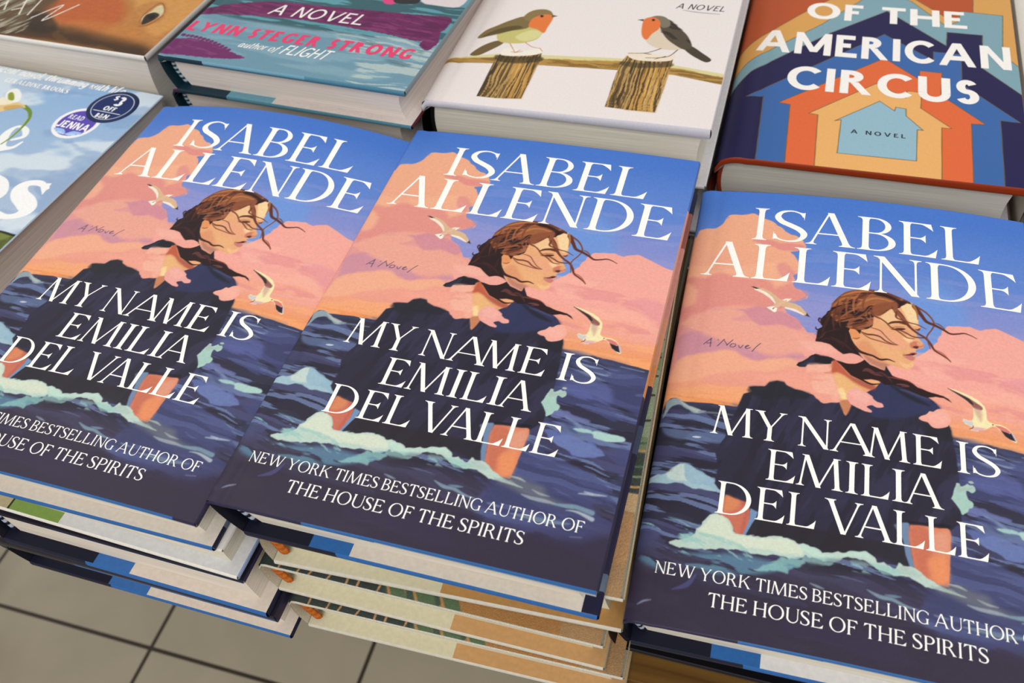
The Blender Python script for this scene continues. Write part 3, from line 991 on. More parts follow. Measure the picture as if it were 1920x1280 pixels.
p|2b1a1c|0.25|0.12,0.8|0||1.0|776 1793 816 1805 860 1813 917 1813 957 1801 993 1786 1035 1767 1051 1747 1043 1755 1019 1757 997 1736 991 1722 968 1716 949 1707 921 1675 903 1659 883 1661 875 1640 874 1621 872 1588 850 1568 825 1558 819 1533 798 1557 775 1557 770 1542 786 1489 807 1443 819 1415 838 1389 864 1364 904 1347 927 1341 932 1366 957 1318 994 1308 1031 1299 1062 1276 1118 1259 1163 1251 1184 1240 1198 1223 1165 1240 1132 1240 1104 1230 1074 1233 1045 1244 997 1263 961 1269 928 1263 901 1280 870 1282 833 1272 784 1289 745 1334 721 1360 735 1359 769 1353 811 1362 838 1384 827 1399 800 1411 778 1412 749 1401 726 1418 691 1448 655 1455 628 1453 629 1470 632 1496 633 1515 637 1524 647 1537 654 1551 646 1562 642 1586 650 1602 666 1625 674 1646 686 1655 691 1696 713 1734 744 1773
n|7a4228|28,0.08,0.34,0.47,0.1,0.5|0|0.9|776 1793 816 1805 860 1813 917 1813 957 1801 993 1786 1035 1767 997 1736 968 1716 921 1675 883 1661 874 1621 872 1588 825 1558 775 1557 748 1570 715 1589 678 1634 686 1655 691 1696 713 1734 744 1773
n|a8653c|26,0.1,0.4,0.58,0.08,0.5|0|0.85|776 1793 816 1805 860 1813 917 1813 957 1801 993 1786 1035 1767 997 1736 968 1716 921 1675 883 1661 874 1621 872 1588 825 1558 775 1557 748 1570 715 1589 678 1634 686 1655 691 1696 713 1734 744 1773
p|8a4f30|0.5|0,1|1||0.85|692 1693 714 1732 745 1772 777 1792 821 1804 875 1813 922 1810 877 1806 824 1790 782 1774 752 1748 721 1708
p|9a5a36|0.6|0.3,0.8|1||0.8|788 1688 819 1741 857 1775 900 1790 930 1782 971 1764 938 1751 888 1748 855 1715 830 1670
p|8e5034|0.5|0,1|1||0.9|871 1672 871 1705 896 1733 939 1748 963 1742 964 1720 938 1698 914 1667 890 1653
p|2a1718|0.5|0,1|1||0.9|865 1797 895 1806 946 1792 998 1769 1022 1764 997 1736 973 1758 931 1776 892 1782
l|b0703f|0.3|0.5,1.4,1.2,0.8,0.3|0.85|702 1691 737 1732 780 1747 828 1743 859 1769
l|6e3a28|0.3|0.4,1.3,1.3,0.9,0.3|0.85|705 1620 736 1672 775 1699 811 1673 784 1635
l|8c5138|0.3|0.5,1.6,1.3,1.0,0.8,0.4|0.85|767 1567 776 1601 799 1619 820 1642 841 1666 865 1710
l|9a5c40|0.3|0.5,1.2,1.1,0.8,0.3|0.85|804 1568 828 1579 855 1598 864 1632 860 1663
l|4a2420|0.3|0.4,1.0,1.0,0.8,0.3|0.85|774 1575 797 1592 830 1605 849 1635 849 1668
l|a2664a|0.3|0.4,1.0,0.9,0.3|0.85|843 1640 865 1612 861 1592 839 1575
l|5c3026|0.3|0.3,0.8,0.9,0.3|0.85|670 1613 691 1636 724 1650 761 1650
l|43221f|0.3|0.3,1.0,0.9,0.3|0.85|705 1561 723 1591 755 1610 779 1621
l|3f2220|0.3|0.3,0.8,0.3|0.85|672 1516 703 1535 743 1556
l|6a3a38|0.3|0.6,2.0,1.6,0.4|0.85|836 1322 855 1332 887 1315 919 1310
l|52302e|0.3|0.4,1.2,1.0,0.3|0.85|878 1314 910 1326 937 1308 957 1283
l|7a4644|0.3|0.4,1.0,0.8,0.3|0.85|976 1276 1002 1278 1024 1274 996 1268
l|c07a48|0.3|0.4,1.2,1.2,0.3|0.85|732 1751 780 1780 832 1797 887 1801
l|9c5d3a|0.3|0.3,1.0,1.2,0.9,0.3|0.85|731 1612 761 1650 798 1684 816 1720 844 1752
l|5a2c22|0.3|0.3,0.9,1.0,0.3|0.85|761 1716 800 1744 837 1778 880 1794
l|b87a4c|0.3|0.3,1.2,1.2,0.9,0.3|0.85|802 1704 839 1738 879 1762 926 1762 961 1752
l|43241f|0.3|0.4,1.2,1.4,1.0,0.3|0.8|690 1669 681 1621 671 1580 660 1540 654 1500
l|5a3024|0.3|0.4,1.2,1.2,0.3|0.8|719 1715 707 1646 700 1592 706 1542
l|6b3a28|0.3|0.4,1.0,1.2,0.3|0.8|754 1741 735 1678 725 1617 733 1560
l|3e2224|0.3|0.3,1.0,0.9,0.3|0.8|652 1462 675 1479 713 1474 750 1444
l|452426|0.3|0.3,1.0,1.0,0.3|0.8|688 1494 726 1477 767 1448 793 1422
l|995835|0.3|0.4,1.0,1.0,0.3|0.8|782 1774 759 1722 756 1669 760 1624
l|b06a3e|0.3|0.4,1.0,1.0,0.3|0.8|816 1787 791 1742 786 1694 792 1656
l|523028|0.3|0.3,0.9,0.3|0.8|636 1471 654 1487 670 1522
l|3a1f20|0.3|0.3,1.2,1.2,0.3|0.8|736 1429 755 1458 761 1496 759 1534
l|7a4329|0.3|0.4,1.1,1.0,0.3|0.8|853 1788 835 1751 828 1709 833 1677
p|23202a|0.25|0,1|0||1.0|927 1341 931 1367 958 1318 941 1309
l|7a4530|0.22|1.2,1.1,0.8,0.8,0.7,0.7,0.6,0.3|1.0|863 1683 879 1654 908 1640 931 1622 951 1598 983 1579 1022 1549 1053 1549
l|6a3626|0.22|2.2,2.4,1.6,1.2,1.1,1.1,1.2,1.0,0.9,0.7,0.3|1.0|966 1715 994 1677 1018 1637 1038 1609 1067 1583 1099 1562 1120 1532 1136 1499 1163 1480 1189 1461 1202 1445
l|8c5238|0.22|1.8,2.2,1.6,0.6|1.0|972 1744 974 1699 1001 1665 1026 1638
l|6e3a28|0.22|0.9,0.9,0.6,0.6,0.6,0.3|1.0|976 1693 975 1663 996 1651 1035 1640 1068 1634 1104 1616
l|7a4430|0.22|1.6,1.1,0.9,0.8,0.7,0.6,0.6,0.6,0.3|1.0|1051 1747 1080 1733 1108 1712 1131 1679 1138 1648 1126 1614 1111 1586 1106 1560 1119 1501
l|5c2f24|0.22|2.4,1.8,1.6,1.4,1.2,1.0,0.8,0.7,0.5,0.3|1.0|1057 1741 1085 1695 1106 1661 1141 1646 1177 1627 1207 1609 1241 1616 1266 1624 1293 1617 1317 1604
l|7a4632|0.22|0.3,0.7,0.3|1.0|1138 1661 1162 1653 1184 1632
l|6a3a2a|0.22|0.4,0.6,0.7,0.7,0.7,0.5|1.0|954 1586 990 1587 1020 1574 1046 1560 1073 1559 1099 1562
l|6b3b2a|0.22|0.4,0.9,0.9,0.8,0.7,0.6,0.3|1.0|824 1547 850 1536 876 1538 905 1532 929 1512 959 1499 982 1498
l|8a5036|0.22|0.4,0.6,0.6,0.5,0.3|1.0|826 1541 860 1516 903 1506 947 1497 978 1498
l|8a5540|0.22|0.4,0.6,0.5,0.5,0.3|1.0|860 1580 904 1569 931 1537 956 1511 977 1500
l|3a2020|0.22|0.6,1.4,1.2,1.0,1.0,0.8,0.3|1.0|791 1471 816 1433 847 1421 876 1415 907 1400 940 1407 969 1398
l|9a5a3c|0.22|0.3,0.6,0.3|1.0|787 1502 805 1502 818 1511
l|7c3a32|0.22|0.4,0.8,0.6,0.3|1.0|941 1309 985 1307 1021 1302 1047 1288
l|3a1f1e|0.22|0.4,0.7,0.7,0.5|1.0|644 1569 636 1583 640 1597 651 1589
l|2c191b|0.22|0.6,0.8,0.6,0.3|1.0|647 1537 635 1525 626 1533 626 1542
l|2a1818|0.22|0.4,0.9,0.9,0.4|1.0|788 1289 828 1274 869 1256 902 1263
l|b05a48|0.22|0.3,0.5,0.3|1.0|1140 1502 1170 1487 1203 1449
l|a46a44|0.22|1.2,0.9,0.4|1.0|1050 1753 1065 1710 1069 1666
p|eda496|0.25|0.2,0.7|1||1.0|554 1452 589 1459 625 1455 658 1452 692 1445 724 1417 750 1400 778 1411 801 1410 827 1397 838 1385 811 1361 769 1352 738 1359 717 1367 693 1379 673 1385 646 1381 632 1382 617 1374 584 1361
p|f0b3a0|1.2|0,1|1||0.7|557 1443 611 1447 667 1446 723 1414 701 1397 645 1398 601 1395
p|eba08d|0.3|0.25,0.6|1||1.0|595 1303 628 1314 656 1324 682 1328 699 1319 700 1301 674 1285 673 1279 707 1277 719 1251 724 1211 739 1180 743 1152 741 1134 708 1125 666 1119 624 1190
n|f3b7a0|5,0.05,0.12,0.5,0.15,1|1|0.7|595 1303 682 1327 707 1278 742 1157 665 1124
p|eca69c|0.25|0.15,0.8|1||1.0|770 1168 774 1193 786 1210 807 1223 838 1212 858 1204 878 1187 879 1179 896 1164 917 1159 921 1142 896 1135 877 1143 861 1137 854 1130 871 1116 873 1104 849 1106 822 1115 789 1133
p|f0b0a2|1.0|0,1|1||0.8|784 1189 808 1211 842 1201 866 1178 848 1151 811 1160
p|f0aa9a|0.25|0.15,0.7|1||1.0|1063 1112 1070 1126 1094 1141 1106 1159 1122 1159 1138 1175 1156 1180 1174 1170 1189 1148 1191 1124 1182 1105 1174 1094 1148 1081 1126 1076 1109 1085 1099 1099 1079 1103
p|f3b3a2|1.0|0,1|1||0.7|1097 1132 1126 1155 1158 1166 1176 1145 1166 1110 1131 1098
p|b9cfc4|0.3|0.7,0.55|1||1.0|128 343 210 382 225 419 245 448 265 483 277 497 317 497 345 476 367 438 394 423 443 431 439 426 485 432 519 441 561 447 586 442 612 430 633 432 665 426 691 419 705 410 745 424 786 430 825 442 859 448 884 437 899 418 926 415 962 403 979 424 1006 418 1038 415 1057 398 1079 384 1112 372 1142 364 1162 360 1213 340 1160 347 1112 351 1071 353 1035 369 1002 376 961 374 900 388 858 408 821 413 788 405 759 387 727 377 690 378 661 380 639 390 631 373 581 361 536 364 488 354 437 352 390 358 348 352 227 333 170 326
p|d3dcc8|0.8|0.5,0.5|1||0.95|239 409 256 450 281 489 321 493 350 461 375 426 448 422 487 427 556 441 588 434 624 417 628 389 575 377 521 381 449 377 376 372
p|bcdacb|0.6|0.5,0.6|1||0.8|613 427 662 424 697 409 752 406 795 424 854 442 884 424 860 423 798 416 756 395 702 386 655 395
n|97c2bc|-14,0.09,0.3,0.52,0.1,0.8|1|0.7|158 377 288 406 470 369 627 380 843 405 1065 394 859 358 636 356 422 319 241 329
p|a9bdb6|0.7|0,1|1||0.7|975 394 988 417 1017 416 1049 400 1049 380 1013 384
p|86b6b6|0.5|0.8,0.5|1||0.85|453 286 480 306 514 328 548 352 581 360 632 370 641 357 622 331 586 314 570 299 536 295 498 290
n|5d84a0|14,0.06,0.3,0.5,0.1,1|1|0.75|446 282 536 347 643 380 649 337 578 297 491 280
n|5c5f6c|-10,0.03,0.1,0.45,0.16,2|1|0.7|649 353 802 405 879 387 840 299 704 287 651 314
p|6b6f78|1.8|0,1|1||0.75|1157 378 1200 382 1240 371 1286 365 1316 331 1364 314 1416 306 1347 298 1273 304 1215 315 1155 334 1114 345
l|a9b2ac|0.4|0.6,1.0,0.3|0.85|1156 380 1190 378 1215 369
l|a7b9b0|0.4|1.2,1.2,0.3|0.85|1096 356 1150 351 1212 341
l|9aa2ac|0.4|0.4,1.4,1.6,0.5|0.85|1216 313 1254 306 1309 305 1352 303
l|9aa3a6|0.4|0.3,1.0,0.3|0.85|1252 342 1284 331 1321 328
l|7c98a8|0.4|0.5,1.4,2.0,1.8,2.2|0.85|1339 300 1381 302 1416 306 1437 307 1495 297
l|b2bfc4|0.4|0.3,1.0,1.8|0.85|1399 286 1441 288 1501 271
l|7f9aa8|0.4|0.4,1.6,1.4,1.2,0.3|0.85|868 293 912 276 957 274 1000 259 1046 254
l|6f8ca0|0.4|0.4,1.2,0.3|0.85|931 287 961 288 986 291
l|a8b2c4|0.4|0.6,1.0|0.85|1448 379 1477 376
l|75829c|0.4|0.4,0.9,0.3|0.85|1100 246 1123 244 1146 241
l|6f8496|0.4|0.5,1.6,2.0,0.5|0.85|1198 224 1259 224 1331 222 1426 233
l|6d6d92|0.4|0.4,0.5|0.85|1439 182 1479 189
l|a4b4c2|0.4|0.5,1.1,0.4|0.85|1428 367 1487 375 1532 380
l|8d8fae|0.4|0.4,0.8,0.3|0.85|48 66 69 83 93 93
l|5a7e92|0.4|0.6,2.0,1.6,0.4|0.85|203 260 252 262 300 264 354 272
l|8796a6|0.4|0.4,1.0,0.4|0.85|665 275 691 268 713 263
l|4c4a78|0.4|0.5,2.0,0.8|0.85|167 149 218 178 245 224
l|8892b0|0.4|0.4,0.4|0.85|1559 998 1458 1005
l|8c9ab0|0.4|0.4,1.0,0.3|0.85|1276 989 1330 978 1388 977
l|8794b4|0.4|0.5,1.0,0.5|0.85|1354 951 1391 945 1416 946
p|a5c8bc|0.25|0.25,1|1||1.0|1199 826 1209 827 1215 815 1234 824 1240 830 1251 828 1264 827 1270 810 1262 798 1256 793 1237 798 1236 776 1243 760 1259 747 1255 728 1243 720 1233 701 1216 687 1204 712 1182 746 1179 757 1188 787 1195 814
p|a9b4b0|0.6|0,1|1||0.7|1202 822 1223 809 1259 823 1266 810 1239 803 1218 790 1199 794
p|a9b8b0|0.2|0,1|1||1.0|1244 840 1250 847 1260 847 1264 840 1254 835
p|d9b48e|0.2|0,1|0||1.0|317 1749 328 1752 375 1744 411 1727 439 1701 459 1685 480 1694 510 1698 492 1674 522 1670 551 1655 571 1629 590 1607 595 1595 578 1601 552 1609 527 1627 486 1636 463 1645 449 1629 445 1608 436 1600 400 1626 429 1645 433 1663 404 1691 365 1718 342 1735
l|f4e6d4|0.2|1.2,1.6,1.4,0.6|1.0|339 1736 380 1718 414 1690 434 1660
l|f4e6d4|0.2|1.0,1.4,0.6|1.0|486 1636 527 1627 567 1606
p|f7efe0|0.2|0,1|0||1.0|398 1627 432 1638 446 1627 445 1607 435 1601
p|f7efe0|0.2|0,1|0||1.0|469 1683 481 1694 508 1697 491 1676
l|e6b49a|0.3|0.8,1.2,0.8|1.0|438 1634 459 1658 485 1682
p|33272c|0.2|0,1|0||1.0|315 1750 331 1751 356 1742 341 1737
p|3b3230|0.2|0,1|0||1.0|573 1603 580 1608 581 1621 597 1595
l|6a4a3c|0.2|0.5,0.4|1.0|428 1622 433 1629
p|f3e6b2|0.2|0,1|0||1.0|1183 1297 1189 1300 1223 1293 1274 1276 1307 1257 1328 1232 1334 1204 1334 1163 1342 1154 1362 1149 1383 1151 1407 1142 1423 1127 1435 1100 1446 1078 1439 1072 1419 1081 1402 1093 1388 1114 1368 1134 1355 1137 1342 1126 1321 1110 1298 1106 1297 1096 1279 1095 1263 1096 1278 1110 1264 1117 1247 1124 1236 1138 1241 1150 1258 1144 1275 1148 1282 1172 1281 1214 1267 1240 1228 1270
p|8c5652|0.35|0,1|1||0.95|1183 1297 1225 1282 1261 1266 1283 1252 1317 1228 1317 1211 1299 1209 1281 1218 1267 1240 1224 1274
p|3a2b31|0.3|0,1|1||1.0|1183 1298 1204 1290 1240 1273 1269 1258 1284 1235 1275 1231 1255 1250 1221 1273
p|c9a08e|1.0|0,1|1||0.7|1283 1210 1304 1214 1316 1200 1315 1167 1309 1149 1294 1175
p|c9c6cc|0.5|0,1|1||0.9|1236 1144 1258 1142 1277 1142 1275 1122 1261 1118 1246 1127
p|d9a9ac|0.5|0,1|1||0.85|1277 1114 1295 1118 1326 1118 1313 1107 1296 1098 1269 1098
p|d97a72|0.25|0,1|0||1.0|1362 1142 1385 1144 1408 1136 1425 1120 1413 1113 1389 1122 1375 1131
p|2e2230|0.25|0,1|0||1.0|1383 1124 1396 1119 1419 1113 1425 1118 1433 1096 1439 1079 1419 1083 1401 1095
l|c8c0d0|0.2|0.4,0.6,0.3|1.0|1425 1122 1435 1100 1443 1078
p|2a2424|0.15|0,1|0||1.0|1351 1144 1356 1147 1360 1144 1355 1140
l|6a3a3a|0.15|0.3,0.4,0.3|1.0|1264 1103 1275 1111 1278 1122
l|3a3350|0.15|0.32,0.32|1.0|137 1362 169 1402
l|3a3350|0.15|0.32,0.32|1.0|168 1403 168 1350
l|3a3350|0.15|0.32,0.32|1.0|151 1371 171 1373
l|3a3350|0.15|0.32,0.32|1.0|200 1359 227 1404
l|3a3350|0.15|0.32,0.32|1.0|225 1400 243 1372
l|3a3350|0.15|0.32,0.32|1.0|241 1370 266 1406
l|3a3350|0.15|0.32,0.32,0.32,0.32,0.32,0.32,0.32|1.0|277 1384 263 1382 257 1368 263 1363 276 1367 281 1378 277 1384
l|3a3350|0.15|0.32,0.32,0.32|1.0|293 1377 302 1363 313 1381
l|3a3350|0.15|0.32,0.32,0.32,0.32,0.32,0.32|1.0|325 1370 339 1382 332 1383 324 1372 330 1363 347 1372
l|3a3350|0.15|0.32,0.32,0.32|1.0|390 1404 371 1378 356 1350
l|3a3350|0.15|0.32,0.32|1.0|198 1397 202 1396
'''

ART_BIRDS = '''
p|e9e0dd|0.2|0,1|0||1.0|-20 -20 1650 -20 1650 2450 -20 2450
p|d9cf96|0.25|0,1|0||1.0|-15 410 317 513 578 538 1015 572 1344 549 1613 506 1627 402 1339 457 1028 458 606 435 325 412 -2 373
p|8a6a30|0.3|0,1|0||1.0|-15 410 328 476 589 498 1023 535 1349 518 1618 471 1627 402 1339 457 1029 454 606 435 325 412 -2 373
n|b98e48|-1,0.08,0.9,0.5,0.1,0.3|0|0.9|-15 410 324 489 587 505 1020 546 1347 527 1617 480 1627 402 1339 457 1029 454 606 435 325 412 -2 373
p|6a5230|0.25|0,1|0||1.0|314 505 356 533 456 539 551 577 564 501 564 309 560 98 427 79 307 79 305 230 304 408
p|c8964a|1.6|0,1|0||0.9|424 456 559 506 560 98 458 85
n|3e301c|89,0.03,1.1,0.53,0.1,0.3|0|0.8|314 505 356 533 456 539 551 577 564 501 564 309 560 98 427 79 307 79 305 230 304 408
n|e0b46a|88,0.03,1.2,0.58,0.1,0.3|0|0.7|314 505 356 533 456 539 551 577 564 501 564 309 560 98 427 79 307 79 305 230 304 408
p|6a5230|0.25|0,1|0||1.0|1051 612 1142 626 1248 624 1315 646 1313 559 1312 324 1303 97 1166 94 1032 101 1028 312 1027 523
p|c8964a|1.6|0,1|0||0.9|1180 538 1312 568 1303 97 1146 93
n|3e301c|89,0.03,1.1,0.53,0.1,0.3|0|0.8|1051 612 1142 626 1248 624 1315 646 1313 559 1312 324 1303 97 1166 94 1032 101 1028 312 1027 523
n|e0b46a|88,0.03,1.2,0.58,0.1,0.3|0|0.7|1051 612 1142 626 1248 624 1315 646 1313 559 1312 324 1303 97 1166 94 1032 101 1028 312 1027 523
p|f0e8dc|0.3|0,1|1||1.0|315 521 323 568 365 580 437 565 499 585 543 607 558 564 514 528 410 502 333 496
p|ecdcc8|0.3|0,1|1||1.0|1049 612 1059 642 1138 649 1244 642 1311 653 1305 595 1205 570 1100 572
p|39301c|0.8|0,1|1||0.7|294 494 413 493 562 516 569 469 432 429 317 439
p|3d331e|0.8|0,1|1||0.6|1032 543 1158 544 1310 568 1306 530 1146 495 1039 506
p|6e5c38|0.25|0,1|1||1.0|138 476 183 576 254 644 300 624 234 524 187 473
p|c6bd74|0.3|0,1|1||1.0|247 667 239 738 316 823 389 897 484 890 511 830 502 757 486 693 415 642 328 628 280 635
p|7d6a40|0.35|0,1|1||1.0|126 663 153 746 204 806 266 875 343 933 406 878 392 802 290 756 202 701 152 657
p|4f4226|0.5|0,1|1||0.7|152 673 217 766 316 823 367 809 291 752 214 699
p|8a7448|0.3|0,1|1||1.0|342 916 354 978 390 1018 445 1033 491 1015 516 969 506 935 450 927 404 882
p|e2793a|0.35|0,1|1||1.0|397 835 397 909 431 957 477 979 518 963 524 912 517 831 511 768 461 802 424 813
p|dcd79a|0.9|0,1|1||0.8|351 703 420 786 491 776 491 714 420 663
p|5a5348|0.2|0,1|0||1.0|506 978 547 967 515 947
p|1e1a14|0.2|0,1|1||1.0|437 955 449 966 461 950 450 938
l|c07c4a|0.2|0.55,0.4|1.0|339 628 370 581 399 534
l|c07c4a|0.2|0.55,0.4|1.0|397 540 371 541
l|c07c4a|0.2|0.55,0.4|1.0|398 536 422 569
l|c07c4a|0.2|0.55,0.4|1.0|430 650 480 612 533 602
l|c07c4a|0.2|0.55,0.4|1.0|533 602 555 574
l|c07c4a|0.2|0.55,0.4|1.0|400 538 439 556
p|453c2c|0.25|0,1|1||1.0|1348 739 1393 758 1465 696 1523 637 1498 607 1442 639 1389 684
p|dccab4|0.35|0,1|1||1.0|1112 808 1129 860 1182 929 1256 879 1345 731 1276 701 1201 709 1145 747
p|54483a|0.35|0,1|1||1.0|1182 929 1176 990 1220 1022 1288 945 1348 873 1386 790 1396 739 1357 717 1298 757 1233 826
n|2e271f|-40,0.08,0.3,0.52,0.15,0.6|1|0.8|1182 929 1220 1022 1348 873 1396 739 1357 717 1233 826
p|7c7260|0.3|0,1|1||1.0|1098 1025 1137 1056 1188 1050 1229 1002 1233 947 1192 931 1160 988 1117 1013
p|e2763a|0.35|0,1|1||1.0|1070 985 1087 1025 1129 1036 1170 994 1178 918 1147 853 1130 790 1103 806 1081 873
p|4a4a44|0.2|0,1|0||1.0|1068 1008 1032 994 1073 984
p|1c1814|0.2|0,1|1||1.0|1118 1009 1127 1019 1138 1003 1126 993
l|4a3a2c|0.2|0.6,0.45,0.4|1.0|1227 707 1177 666 1138 645 1051 631
l|4a3a2c|0.2|0.6,0.45,0.4|1.0|1322 708 1287 639 1229 611 1158 600
l|4a3a2c|0.2|0.6,0.45,0.4|1.0|1138 645 1182 640
l|4a3a2c|0.2|0.6,0.45,0.4|1.0|1267 631 1211 595
l|5a5654|0.25|0.3,0.5,0.3|1.0|1282 1142 1378 1128 1503 1125
'''

